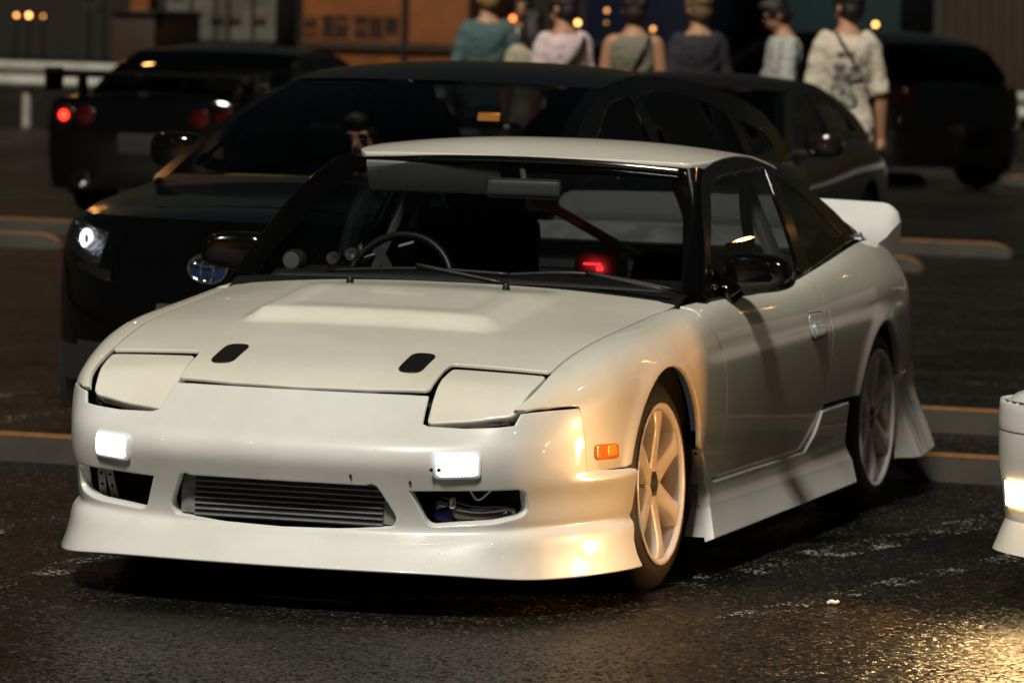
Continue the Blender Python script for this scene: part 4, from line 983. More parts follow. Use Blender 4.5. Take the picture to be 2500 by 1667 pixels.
# tail lamps: two round ones each side
TLIT = mat('tail_lamp_lit', (.5, .01, .01), .3, emit=(1, .03, .015), es=5.0); TDIM = mat('tail_lamp_dim', (.014, .0006, .0006), .15, coat=.8, emit=(1, .02, .01), es=.014)
ucap = lambda f, S, z: float(np.interp(-z, -f['net'](np.full(300, S['y1']), np.linspace(0, .6, 300))[:, 2], np.linspace(0, .6, 300)))
for s in (1, -1):
    for x, r_, lit in ((.62, .075, True), (.44, .068, False)):
        u = ucap(SDf, SCs, .735); P = SDf['rcap'](np.array([capspot(SDf['rcap'], u, s*x)]), np.array([u]))[0]
        lathe('tail_lamp', [(-.02, r_), (.012, r_), (.018, r_-.012), (.020, 0)], TDIM, SD, axis='Y', n=28, loc=(s*x, float(P[1]), .735))
        if lit and s == 1: lathe('lamp_bulb', [(.018, .036), (.026, .03), (.028, 0)], TLIT, SD, axis='Y', n=20, loc=(s*x, float(P[1])+.004, .735))
tube('wing_plane', [(-.80, 3.26, 1.015), (0, 3.27, 1.025), (.80, 3.26, 1.015)], .018, BLACKP, SD, n=12)
wgp = mesh_obj('wing_blade', [(-.80, 3.12, 1.0), (.80, 3.12, 1.0), (.80, 3.38, 1.035), (-.80, 3.38, 1.035), (-.80, 3.12, 1.02), (.80, 3.12, 1.02), (.80, 3.38, 1.055), (-.80, 3.38, 1.055)], [(0, 1, 2, 3), (7, 6, 5, 4), (0, 4, 5, 1), (1, 5, 6, 2), (2, 6, 7, 3), (3, 7, 4, 0)], BLACKP, SD, smooth=False)
for s in (1, -1):
    box('wing_end_plate', (s*.805, 3.26, .985), (.02, .30, .17), BLACKP, SD, bev=.008)
    box('wing_stay', (s*.60, 3.22, .95), (.03, .16, .15), BLACKP, SD, bev=.01, taper=(1, .7))
cappatch('number_plate', SDf['rcap'], SDf['net'], -.165, .165, .48, .62, mat('lit_plate', (.022, .022, .026), .4), SD, .012, 1, 6, SCs['y1'])
for s in (1, -1): lathe('exhaust_tip', [(-.1, .05), (.05, .055), (.052, .048), (-.05, .046), (-.05, 0)], CHR, SD, axis='Y', n=20, loc=(s*.45, 3.5, .28))

# ------------------------------------------------------------------ dark coupe in the middle distance
SDc = dict(W=.85, y0=-.55, y1=3.05, fb=.36, rb=.30, wb=2.45, rw=.31, cowl=.50, deck=2.75, glass=GLASSD, wsglass=GLASSD,
           top=[(-.55, .60, .65), (-.2, .69, .74), (.5, .80, .84), (1.0, .81, .83), (1.6, .84, .85), (2.2, .88, .89), (2.75, .86, .88), (3.05, .80, .84)],
           gh=[(.52, .81), (.80, .97), (1.08, 1.13), (1.3, 1.195), (1.6, 1.225), (1.9, 1.20), (2.2, 1.13), (2.5, 1.03), (2.78, .91), (2.85, .86)],
           win=[[(.86, .85), (1.12, 1.05), (1.30, 1.135), (1.62, 1.165), (1.78, .87)], [(1.86, .89), (1.72, 1.155), (1.92, 1.145), (2.2, 1.06), (2.42, .93)]],
           ws=((.52, .82), (1.22, 1.172)), rs=((2.82, .875), (2.0, 1.18)))
BROWNB = mat('dark_maroon_paint', (.010, .006, .005), .14, coat=1.0, coatr=.02)
pd = disp(1815, 210, 26.5)
DC, DCf = gcar('fastback_coupe', 'dark fastback coupe standing between the hatchback and the walking people', (0, 0, 0), R(2), SDc, BROWNB)
DC.location = (pd[0]-.60, pd[1]-1.25, 0)
for s in (1, -1):
    u = float(np.interp(-.60, -DCf['net'](np.full(300, -.55), np.linspace(0, .6, 300))[:, 2], np.linspace(0, .6, 300)))
    cappatch('headlight', DCf['fcap'], DCf['net'], s*.42, s*.70, .52, .60, mat('lamp_dark_lens', (.02, .02, .02), .1, coat=1), DC, .006, -1, 6, -.55)
cappatch('number_plate', DCf['fcap'], DCf['net'], -.165, .165, .36, .50, MATS['dim_plate'], DC, .02, -1, 6, -.55)

# ------------------------------------------------------------------ dark hatchback far right, dark saloon behind the people
SE = dict(W=.88, y0=-.60, y1=3.0, fb=.30, rb=.25, wb=2.6, rw=.32, cowl=.42, deck=2.9, glass=GLASSB, wsglass=GLASSD, inside=False,
          top=[(-.60, .72, .78), (-.2, .84, .88), (.42, .92, .96), (1.2, .94, .96), (2.2, .98, .99), (2.9, .98, 1.0), (3.0, .95, .98)],
          gh=[(.30, .91), (.7, 1.12), (1.05, 1.30), (1.4, 1.38), (1.9, 1.40), (2.4, 1.36), (2.75, 1.26), (2.95, 1.05), (2.97, .985)],
          win=[[(.75, .97), (1.1, 1.22), (1.35, 1.31), (1.6, 1.33), (1.6, .98)], [(1.68, .985), (1.68, 1.335), (2.2, 1.31), (2.5, 1.22), (2.6, 1.02)]],
          ws=((.30, .92), (1.2, 1.335)), rs=((2.95, 1.0), (2.6, 1.31)))
p5 = disp(2205, 330, 43.5); th5 = R(235)
FE, FEf = gcar('dark_hatchback', 'dark hatchback parked far right in front of the guard rail', (0, 0, 0), th5, SE, BLACKP, None)
FE.location = (p5[0]+math.sin(th5)*3.2, p5[1]-math.cos(th5)*3.2, 0)
for s in (1, -1):
    cappatch('headlight', FEf['fcap'], FEf['net'], s*.50, s*.78, .62, .74, mat('lamp_dark_lens', (.02, .02, .02), .1, coat=1), FE, .006, -1, 6, -.60)
    cappatch('tail_lamp', FEf['rcap'], FEf['net'], s*.50, s*.80, .78, .92, mat('tail_lens_black', (.006, .0004, .0004), .12, coat=1), FE, .006, 1, 6, 3.0)
p6 = disp(1250, 160, 44.0)
FF_, FFf = gcar('dark_saloon', 'dark saloon half hidden behind the group of people', (p6[0], p6[1], 0), R(8), SCs, BLACKP)
for s in (1, -1): cappatch('headlight', FFf['fcap'], FFf['net'], s*.46, s*.76, .54, .62, MATS['lamp_dark_lens'], FF_, .006, -1, 6, -.66)

# ------------------------------------------------------------------ white car at the right edge with its fog lamp lit
SGc = dict(W=.85, y0=-.60, y1=3.1, fb=.33, rb=.3, wb=2.55, rw=.315, cowl=.45, deck=2.7, glass=GLASSD, wsglass=GLASSD,
           fprof=[(.10, 1.10), (.2, .98), (.3, .97), (.44, 1.0), (.55, .95), (.66, .66), (.8, .3)],
           top=[(-.60, .585, .64), (-.2, .70, .75), (.45, .82, .86), (1.0, .83, .85), (1.6, .86, .87), (2.2, .88, .89), (2.7, .88, .90), (3.1, .84, .87)],
           gh=[(.52, .83), (.80, .97), (1.08, 1.13), (1.3, 1.20), (1.6, 1.235), (1.9, 1.21), (2.2, 1.14), (2.5, 1.03), (2.72, .90)],
           win=[[(.86, .86), (1.12, 1.05), (1.30, 1.135), (1.62, 1.165), (1.78, .88)], [(1.86, .90), (1.72, 1.155), (1.92, 1.145), (2.2, 1.06), (2.42, .95)]],
           ws=((.52, .835), (1.22, 1.175)), rs=((2.70, .90), (2.0, 1.185)))
GY = R(-22)
GC, GCf = gcar('white_coupe', 'white car corner with a glowing amber fog lamp at the right edge', (0, 0, 0), GY, SGc, WHITE_COOLLIT)
# bring the near front corner to where the photograph shows it
FOGX, FOGZ = -.56, .30
uG = float(np.interp(-FOGZ, -GCf['net'](np.full(300, -.60), np.linspace(0, .6, 300))[:, 2], np.linspace(0, .6, 300)))
FP = GCf['fcap'](np.array([capspot(GCf['fcap'], uG, FOGX)]), np.array([uG]))[0]
tgt = unproject(2515, 1214, 2, FOGZ); rf_ = rot2(np.array([FP[0], FP[1], 0]), GY)
GC.location = (tgt[0]-rf_[0], tgt[1]-rf_[1], 0)
FOGM = mat('fog_lamp_lit', (.9, .8, .5), .2, emit=(1.0, .66, .26), es=14.0)
for s in (1, -1):
    cappatch('fog_lamp', GCf['fcap'], GCf['net'], s*.44, s*.68, .265, .335, FOGM, GC, .008, -1, 8, -.60)
V = []; 
def lipfn(t, v):
    P = GCf['fcap'](t, np.full(len(t), .60)); o = 1+.035*v; return np.stack([P[:, 0]*o, -.60+(P[:, 1]+.60)*(1+.16*v), P[:, 2]-.085*v], -1)
gridpatch('front_lip', lipfn, np.linspace(-1, 1, 33), np.linspace(-.05, 1, 5), WHITE_COOLLIT, GC)
# its beams: the fog lamp washes sideways over the coupe's fender, the dipped beam pools on the asphalt
def spot(name, loc, target, power, ang, blend, col, parent, size=.04):
    ld = bpy.data.lights.new(name, 'SPOT'); ld.energy = power; ld.spot_size = R(ang); ld.spot_blend = blend; ld.color = col; ld.shadow_soft_size = size
    lo = bpy.data.objects.new(name, ld); COL.objects.link(lo); lo.location = loc
    lo.rotation_euler = (Vector(target)-Vector(loc)).to_track_quat('-Z', 'Y').to_euler(); return lo
fogw = np.array([GC.location[0], GC.location[1], 0])+rot2(np.array([FP[0], FP[1]-.03, 0]), GY)+np.array([0, 0, FOGZ])
AMBER = (1.0, .42, .11)
# beams
def dirv(deg, dz): a = R(deg); return np.array([math.cos(a), math.sin(a), dz])
spot('fog_beam', tuple(fogw+np.array([-.03, -.03, 0])), tuple(fogw+np.array([-1.0, -.80, .14])), 34, 100, .08, AMBER, None, .07)
uH = float(np.interp(-.50, -GCf['net'](np.full(300, -.60), np.linspace(0, .6, 300))[:, 2], np.linspace(0, .6, 300)))
HP = GCf['fcap'](np.array([capspot(GCf['fcap'], uH, -.42)]), np.array([uH]))[0]
hlw = np.array([GC.location[0], GC.location[1], 0])+rot2(np.array([HP[0], HP[1]-.05, 0]), GY)+np.array([0, 0, .56])
for s in (1, -1): cappatch('headlight', GCf['fcap'], GCf['net'], s*.32, s*.54, .455, .54, mat('headlight_lit', (.9, .85, .7), .2, emit=(1, .8, .5), es=10), GC, .006, -1, 8, -.60)
spot('dipped_beam', tuple(hlw), tuple(unproject(1350, 1650, 2, 0)), 62, 100, .6, (1.0, .60, .24), None)

# ------------------------------------------------------------------ kerb blocks (concrete wheel stops with a yellow edge)
CONC = mat('kerb_concrete', (.034, .031, .024), .85, mottle=(7, (.022, .020, .016), .8), bump=(90, .4, .004))
YEL = mat('kerb_yellow', (.17, .062, .006), .7, mottle=(18, (.07, .04, .012), .8))
def kerb(x0, x1, yc, h=.095, dep=.14, label=''):
    k = empty('wheel_stop', ((x0+x1)/2, yc, 0)); L = x1-x0; tag(k, label, 'wheel stop', 'concrete wheel stops in the parking bays')
    xs = np.concatenate([np.linspace(-L/2, -L/2+.16, 7), np.linspace(-L/2+.3, L/2-.3, max(2, int(L/.4))), np.linspace(L/2-.16, L/2, 7)])
    V = []; F = []; V2 = []; F2 = []
    for i, x in enumerate(xs):
        e = max(0, (abs(x)-(L/2-.16))/.16); hh = h*math.sqrt(max(0, 1-e*e*.98))
        V += [(x, -dep/2, 0), (x, -dep/2+.03, hh*.92), (x, -dep/2+.045, hh), (x, dep/2-.03, hh), (x, dep/2, 0)]
        V2 += [(x, -dep/2+.027, hh*.90), (x, -dep/2+.043, hh+.004), (x, -dep/2+.060, hh+.004)]
    n = len(xs)
    for i in range(n-1):
        for j in range(4): F.append((i*5+j, (i+1)*5+j, (i+1)*5+j+1, i*5+j+1))
        for j in range(2): F2.append((i*3+j, (i+1)*3+j, (i+1)*3+j+1, i*3+j+1))
    mesh_obj('concrete_block', V, F, CONC, k, smooth=False); mesh_obj('yellow_edge', V2, F2, YEL, k, smooth=False); return k
def kerb_px(pxl, rowl, pxr, z=.095, label='', ext=(0, 0)):
    a = unproject(pxl, rowl, 2, z); b = a.copy()
    for _ in range(40):
        q = project(b)[0]; b[0] += (pxr-q[0])*.0012
    kerb(a[0]-ext[0], b[0]+ext[1], a[1]+.05, label=label)
kerb_px(2215, 1104, 2470, label='wheel stop just behind the white coupe, nearer of the two', ext=(.7, .9))
kerb_px(2245, 993, 2490, label='wheel stop behind the white coupe, second row back', ext=(.6, .9))
kerb_px(0, 1056, 168, label='wheel stop left of the white coupe nose, with long thin yellow line', ext=(1.2, .9))
kerb_px(0, 566, 150, label='wheel stop at left edge with bright yellow rounded end', ext=(1.3, 0))
kerb_px(0, 532, 200, label='wheel stop behind the yellow-ended one at the left edge', ext=(1.2, 1.4))
kerb_px(2190, 584, 2470, label='wheel stop right of the rear wing, yellow end pointing right', ext=(1.2, 0))
kerb_px(2195, 625, 2253, label='wheel stop whose yellow end shows beside the rear quarter', ext=(1.4, 0))
kerb_px(2160, 420, 2258, label='wheel stop beside the dark hatchback at far right', ext=(1.4, 0))
kerb_px(2440, 428, 2600, label='wheel stop cut by the right edge, in the far row', ext=(0, 1))

# ------------------------------------------------------------------ worn white bay lines
def worn():
    m = bpy.data.materials.new('worn_line_paint'); m.use_nodes = True; n = m.node_tree.nodes; l = m.node_tree.links; b = n['Principled BSDF']
    b.inputs['Base Color'].default_value = (.30, .30, .28, 1); b.inputs['Roughness'].default_value = .55
    tc = n.new('ShaderNodeTexCoord'); 
    t = n.new('ShaderNodeTexNoise'); t.inputs['Scale'].default_value = 75; t.inputs['Detail'].default_value = 5; l.new(tc.outputs['Object'], t.inputs['Vector'])
    t2 = n.new('ShaderNodeTexNoise'); t2.inputs['Scale'].default_value = 5; t2.inputs['Detail'].default_value = 5; l.new(tc.outputs['Object'], t2.inputs['Vector'])
    a = n.new('ShaderNodeMath'); a.operation = 'MULTIPLY_ADD'; a.inputs[1].default_value = .7; l.new(t2.outputs['Fac'], a.inputs[0]); l.new(t.outputs['Fac'], a.inputs[2])
    g = n.new('ShaderNodeMath'); g.operation = 'GREATER_THAN'; g.inputs[1].default_value = 1.0; l.new(a.outputs[0], g.inputs[0])
    tr = n.new('ShaderNodeBsdfTransparent'); mx = n.new('ShaderNodeMixShader'); l.new(g.outputs[0], mx.inputs[0]); l.new(tr.outputs[0], mx.inputs[1]); l.new(b.outputs[0], mx.inputs[2])
    l.new(mx.outputs[0], n['Material Output'].inputs[0]); return m
WORN = worn()
def line_px(a, b, w):
    A = unproject(a[0], a[1], 2, .004); B = unproject(b[0], b[1], 2, .004); d = (B-A)/np.linalg.norm(B-A); nrm = np.array([-d[1], d[0], 0])*w/2
    tag(mesh_obj('bay_line', [A-nrm, B-nrm, B+nrm, A+nrm], [(0, 1, 2, 3)], WORN, smooth=False), kind='structure')
line_px((-150, 1315), (420, 1212), .16); line_px((-100, 1438), (420, 1330), .17); line_px((1650, 1425), (2700, 1212), .17); line_px((1780, 1510), (2700, 1310), .10)
line_px((-150, 1050), (170, 1000), .10); line_px((-150, 985), (230, 935), .10); line_px((2300, 930), (2600, 945), .12)
# litter
lt = tube('paper_scrap', [(0, 0, 0), (.012, .004, .006), (.024, .006, .003), (.032, .012, .010)], [.006, .008, .007, .004], mat('paper_white', (.75, .75, .72), .7), n=10, k=6)
lp = unproject(2033, 1477, 2, .004); lt.location = (lp[0]-.016, lp[1], .008); lt.scale = (.9, .9, .9); tag(lt, 'small crumpled white paper scrap on the wet asphalt', 'litter')

# ------------------------------------------------------------------ guard rail
RAIL = mat('rail_white', (.34, .335, .29), .6, mottle=(3, (.16, .15, .12), .6))
gp = at_depth(60, 195, 56.0); GYY = gp[1]
gr = empty('guard_rail', (gp[0], GYY, 0)); tag(gr, 'long white corrugated guard rail at the back of the car park', 'guard rail')
x0, x1 = -6., 22.
prof = [(.0, .42), (-.035, .44), (-.055, .48), (-.02, .545), (-.012, .575), (-.055, .64), (-.05, .69), (-.02, .725), (0, .73), (.01, .73), (.01, .42)]
V = []; F = []
for x in (x0, x1): V += [(x, y, z+.03) for y, z in prof]
k = len(prof); F = [(j, (j+1) % k, k+(j+1) % k, k+j) for j in range(k)]
o = mesh_obj('rail_beam', V, F, RAIL, gr, smooth=False)
for i in range(15): lathe('rail_post', [(0, .055), (.70, .055), (.72, .03), (.72, 0)], RAIL, gr, axis='Z', n=12, loc=(x0+2*i, .08, 0))

# ------------------------------------------------------------------ far vehicles, containers and wall
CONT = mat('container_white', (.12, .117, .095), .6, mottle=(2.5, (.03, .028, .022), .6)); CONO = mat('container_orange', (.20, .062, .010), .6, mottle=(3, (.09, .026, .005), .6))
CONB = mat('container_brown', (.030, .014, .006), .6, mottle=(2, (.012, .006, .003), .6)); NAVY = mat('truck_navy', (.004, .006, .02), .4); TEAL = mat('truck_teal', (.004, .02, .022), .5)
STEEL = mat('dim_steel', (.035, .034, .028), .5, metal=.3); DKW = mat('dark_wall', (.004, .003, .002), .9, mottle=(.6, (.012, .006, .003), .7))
D0 = 66.0
def pxbox(nm, xl, xr, zb, zt, d, dep, m, parent, yb=0.):
    """box whose face spans display columns xl..xr at depth d, standing parallel to the rail"""
    A = disp(xl, 60, d); B = disp(xr, 60, d); c = (A+B)/2; w = abs(B[0]-A[0])
    return box(nm, (c[0], c[1]+dep/2+yb, (zb+zt)/2), (w, dep, zt-zb), m, parent, bev=.02), c, w
def xz(xd, yd, d): p = disp(xd, yd, d); return p
wall = box('perimeter_wall', (-18, 92, 3.0), (120, .6, 6.0), DKW); tag(wall, 'dark wall closing the car park at the back', 'wall')
ct = empty('container_truck', (0, 0, 0)); tag(ct, 'white box truck with barred double rear doors behind the black sedan', 'truck')
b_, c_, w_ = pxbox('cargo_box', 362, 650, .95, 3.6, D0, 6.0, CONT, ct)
fy = c_[1]-.004
for f in (.24, .46, .58, .80): tube('lock_bar', [(c_[0]-w_/2+f*w_, fy-.03, .98), (c_[0]-w_/2+f*w_, fy-.03, 3.5)], .018, STEEL, ct, n=2, k=8)
for f in (.22, .44, .60, .82): box('lock_handle', (c_[0]-w_/2+f*w_+.05, fy-.06, 1.28), (.20, .03, .035), STEEL, ct)
box('door_gap', (c_[0]+.02*w_, fy-.003, 2.2), (.02, .006, 2.5), DARK, ct)
box('green_label', (c_[0]-w_*.39, fy-.004, 1.62), (.20, .008, .28), mat('label_green', (.02, .05, .015), .6), ct)
box('grey_label', (c_[0]+w_*.36, fy-.004, 1.55), (.24, .008, .13), mat('label_grey', (.06, .07, .06), .6), ct)
box('yellow_label', (c_[0]+w_*.39, fy-.004, 1.28), (.09, .008, .09), mat('label_yellow', (.16, .10, .01), .6), ct)
box('chassis', (c_[0], c_[1]+3, .75), (w_*.85, 6, .3), TRIM, ct); 
for s in (-1, 1):
    for yy in (1.2, 2.4): gwheel(ct, c_[0]+s*w_*.42, c_[1]+yy, s, .45, TRIM, w_=.25)
oc = empty('orange_container', (0, 0, 0)); tag(oc, 'orange container with a row of six dark characters', 'container')
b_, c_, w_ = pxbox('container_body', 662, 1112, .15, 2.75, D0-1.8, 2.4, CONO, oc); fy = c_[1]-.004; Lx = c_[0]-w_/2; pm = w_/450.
for xx in (664, 938, 1108): box('corner_post', (Lx+(xx-662)*pm, fy-.03, 1.45), (.07, .07, 2.6), TRIM, oc)
box('bottom_rail', (c_[0], fy-.03, .95), (w_, .06, .10), CONB, oc)
INK = mat('lettering_dark', (.012, .006, .004), .7)
for i, xx in enumerate((692, 735, 773, 822, 862, 902)):
    ch = empty('character', (Lx+(xx-662)*pm, fy-.012, 1.20), parent=oc); w2, h2 = .19, .27
    pat = [(0, .45, 1, .12), (0, -.45, 1, .12), (0, 0, .9, .10), (-.42, 0, .14, 1), (.42, 0, .14, 1), (0, .1, .14, .9), (0, .22, .8, .09), (0, -.22, .8, .09)]
    for j, (a, b, c, d) in enumerate(pat):
        if (i*5+j*3) % 7 == 0: continue
        box('stroke', (a*w2, 0, b*h2), (c*w2, .008, d*h2), INK, ch)
os_ = empty('orange_cabin', (0, 0, 0)); tag(os_, 'narrow orange panel standing left of the white truck', 'panel')
b_, c_, w_ = pxbox('panel_face', 296, 345, 1.20, 2.6, D0+3, .3, CONO, os_); box('panel_post', (c_[0], c_[1]+.15, .6), (.1, .1, 1.2), STEEL, os_); box('panel_rung', (c_[0], c_[1]-.03, 1.32), (w_*.9, .03, .05), mat('orange_light', (.25, .09, .02), .6), os_)
b_, c_, w_ = pxbox('gate_frame', 186, 200, 0, 2.8, D0-1, .10, STEEL, None); gf = empty('steel_frame', (0, 0, 0)); b_.name = 'frame_post'; b_.parent = gf
tag(gf, 'pale steel gate frame standing behind the rail at left', 'gate')
b2_, c2_, w2_ = pxbox('frame_post', 222, 236, 0, 2.8, D0-1, .10, STEEL, gf)
for z in (1.38, 2.3): box('frame_rail', ((c_[0]+c2_[0])/2, c_[1]+.05, z), (abs(c2_[0]-c_[0]), .06, .07), STEEL, gf)
dk = empty('dark_skip', (0, 0, 0)); tag(dk, 'dark brown skip beside the truck behind the rail', 'skip'); pxbox('skip_body', 250, 362, .3, 1.28, D0-2, 1.6, CONB, dk); pxbox('skip_rim', 248, 364, 1.28, 1.34, D0-2.05, 1.7, TRIM, dk)
bt = empty('brown_container', (0, 0, 0)); tag(bt, 'brown ribbed container behind the far right guard rail', 'container')
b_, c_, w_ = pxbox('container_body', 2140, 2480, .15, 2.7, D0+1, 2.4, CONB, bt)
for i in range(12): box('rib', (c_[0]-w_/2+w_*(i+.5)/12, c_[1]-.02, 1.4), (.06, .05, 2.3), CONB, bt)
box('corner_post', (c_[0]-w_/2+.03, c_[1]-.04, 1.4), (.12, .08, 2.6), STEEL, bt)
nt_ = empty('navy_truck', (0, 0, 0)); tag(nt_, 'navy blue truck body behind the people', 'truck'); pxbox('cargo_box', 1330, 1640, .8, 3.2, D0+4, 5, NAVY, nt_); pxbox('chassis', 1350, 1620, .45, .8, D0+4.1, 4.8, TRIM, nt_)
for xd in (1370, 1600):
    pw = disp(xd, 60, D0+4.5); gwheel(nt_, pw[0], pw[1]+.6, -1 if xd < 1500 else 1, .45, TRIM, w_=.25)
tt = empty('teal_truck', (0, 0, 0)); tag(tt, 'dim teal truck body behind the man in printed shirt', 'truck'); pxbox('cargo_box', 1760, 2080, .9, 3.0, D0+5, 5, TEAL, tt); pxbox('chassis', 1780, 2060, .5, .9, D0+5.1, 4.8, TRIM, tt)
for xd in (1800, 2040):
    pw = disp(xd, 60, D0+5.5); gwheel(tt, pw[0], pw[1]+.6, -1 if xd < 1900 else 1, .45, TRIM, w_=.25)
# distant lamps
def farlamp(xd, yd, d, r, col, es, nm='distant_lamp', lab=None):
    r = r*.55; p = disp(xd, yd, d); k = empty(nm, (p[0], p[1], p[2]))
    lathe('bulb', [(-r, 0), (-r*.7, r*.7), (0, r), (r*.7, r*.7), (r, 0)], mat('bulb_%s_%g' % (col[0], es), col, .5, emit=col, es=es), k, axis='Z', n=14)
    lathe('lamp_cap', [(r*1.02, 0), (r*1.05, r*1.2), (r*1.5, r*.6), (r*1.6, 0)], TRIM, k, axis='Z', n=14)
    lathe('lamp_post', [(-p[2], .03), (-r*1.05, .03), (-r*1.05, 0)], TRIM, k, axis='Z', n=8)
    tag(k, lab, 'lamp'); return k
OR = (1.0, .42, .12); WH = (1.0, .95, .85)
for xd, yd, d, r, c, e, lab in ((38, 36, 80, .055, OR, 6, 'leftmost of three small orange lamps at top left'), (66, 36, 80, .07, OR, 9, 'brightest middle one of three orange lamps at top left'), (99, 38, 80, .045, OR, 3, 'rightmost dim one of three orange lamps at top left'),
        (1327, 53, 62, .06, OR, 8, 'bright orange lamp right of the pink shirted man'), (1394, 25, 62, .045, OR, 2.5, 'upper dim orange lamp beside tank top man'), (1393, 53, 62, .04, OR, 1.6, 'lower dim orange lamp beside tank top man'),
        (1500, 67, 60, .05, OR, 3, 'orange lamp above the strap of tank top man'), (1785, 103, 52, .05, OR, 5, 'small orange lamp left of man with phone'), (2011, 57, 64, .06, WH, 8, 'brightest white lamp beside the head of printed shirt man'),
        (2026, 76, 66, .05, WH, 2.2, 'lower white lamp beside the printed shirt man'), (2028, 92, 66, .04, WH, 1.4, 'lowest faint white lamp beside printed shirt man'), (700, 128, 58, .05, OR, 4, 'orange lamp just above the black sedan roof'),
        (1178, 43, 52, .06, (1, .2, .05), 5, 'red-orange lamp behind the man in teal shirt')):
    farlamp(xd, yd, d, r, c, e, lab=lab)
# tall lot lamps beyond both sides of the frame (they show as sparks in the paint)
def lot_lamp(x, y, h, col, es, lab, ang):
    k = empty('lot_lamp', (x, y, 0), ang); tag(k, lab, 'lamp post', 'tall lamp posts around the car park')
    lathe('pole', [(0, .10), (h*.5, .08), (h, .06), (h, 0)], STEEL, k, axis='Z', n=12)
    tube('arm', [(0, 0, h-.05), (.5, 0, h+.05), (1.1, 0, h+.08)], .04, STEEL, k, n=8)
    box('lamp_head', (1.25, 0, h+.12), (.60, .28, .12), STEEL, k, bev=.03)
    lathe('lamp_glass', [(-.05, 0), (-.03, .10), (0.05, .13)], mat('lot_lamp_%g_%g' % (col[2], es), col, .4, emit=col, es=es), k, axis='Z', n=16, loc=(1.25, 0, h+.05))
LPN = ['left of the hatchback', 'right of the white coupe', 'right of the dark coupe', 'left of the black sedan', 'near right of the camera', 'near left of the camera', 'far left beyond the rail', 'far right beyond the rail', 'right of the rear wing']
for i, (x, y, h, c, e, a) in enumerate(((-9, 10, 7.5, OR, 110, 0), (9.5, 7, 7, WH, 90, 180), (13, 24, 8, OR, 110, 180), (-15, 26, 8, OR, 110, 0), (11, -6, 7, WH, 70, 180), (-10, -9, 7.5, WH, 70, 0), (-22, 42, 8, OR, 120, 0), (12, 44, 8, OR, 120, 180), (16, 14, 6, OR, 110, 180))):
    lot_lamp(x, y, h, c, e, '%s lamp post with a short arm outside the view, %s' % ('orange' if c == OR else 'white', LPN[i]), R(a))

# containers added out of view on the right for the coupe's flank to mirror
for i, (x, w_, c, lab) in enumerate(((6.5, 6, (.34, .26, .24), 'pale pink'), (13.2, 6, (.30, .12, .04), 'orange'), (19.8, 6, (.36, .34, .30), 'off-white'))):
    fc = empty('freight_container', (x, 31, 0)); tag(fc, lab+' container added out of view on the right for flank reflections', 'container', 'containers added for flank reflections')
    mm = mat('freight_'+lab.replace(' ', '_'), c, .6, mottle=(2, tuple(v*.5 for v in c), .6))
    box('container_body', (w_/2, 1.2, 1.4), (w_, 2.4, 2.5), mm, fc, bev=.03)
    for k in range(14): box('rib', (w_*(k+.5)/14, -.02, 1.4), (.12, .05, 2.2), mm, fc)
# ================================================================== people
SKIN = mat('skin', (.36, .19, .11), .55); HAIRD = mat('hair_dark', (.010, .008, .007), .5, bump=(120, .6, .01)); HAIRB = mat('hair_bleached', (.22, .14, .035), .6, bump=(120, .6, .01))
HAIRBR = mat('hair_brown', (.022, .011, .006), .55, bump=(120, .6, .01)); EYE = mat('eye_dark', (.01, .008, .008), .2); LIPS = mat('lips', (.26, .09, .07), .5)
SHOE = mat('shoe_dark', (.03, .03, .03), .5)
def cloth(n, c): return mat(n, c, .85, bump=(9, .35, .03), mottle=(5, tuple(v*.82 for v in c), .6))
def ell(c, r, seg=16, rings=10, M=None):
    V = []; F = []
    for i in range(rings+1):
        p = math.pi*i/rings
        for j in range(seg):
            a = 2*math.pi*j/seg; v = np.array([r[0]*math.sin(p)*math.cos(a), r[1]*math.sin(p)*math.sin(a), r[2]*math.cos(p)])
            V.append((M @ v if M is not None else v)+np.array(c))
    for i in range(rings):
        for j in range(seg): F.append((i*seg+j, (i+1)*seg+j, (i+1)*seg+(j+1) % seg, i*seg+(j+1) % seg))
    return V, F
class Acc:
    def __init__(s): s.V = []; s.F = []
    def add(s, VF):
        b = len(s.V); s.V += [tuple(map(float, v)) for v in VF[0]]; s.F += [tuple(i+b for i in f) for f in VF[1]]; return s
    def build(s, name, m, parent, vox=.016, smooth=6, folds=0.):
        o = mesh_obj(name, s.V, s.F, m, parent)
        if vox:
            r = o.modifiers.new('union', 'REMESH'); r.mode = 'VOXEL'; r.voxel_size = vox; r.use_smooth_shade = True
            if folds:
                tx = bpy.data.textures.get('cloth_folds') or bpy.data.textures.new('cloth_folds', 'CLOUDS'); tx.noise_scale = .09; tx.noise_depth = 2
            if smooth: q = o.modifiers.new('soft', 'SMOOTH'); q.iterations = smooth; q.factor = .5
            if folds: dm = o.modifiers.new('folds', 'DISPLACE'); dm.texture = tx; dm.strength = folds; dm.mid_level = .5; dm.texture_coords = 'LOCAL'
        return o
def limb(pts, rad, k=12, n=20): return tube('', pts, rad, None, n=n, k=k, raw=True)
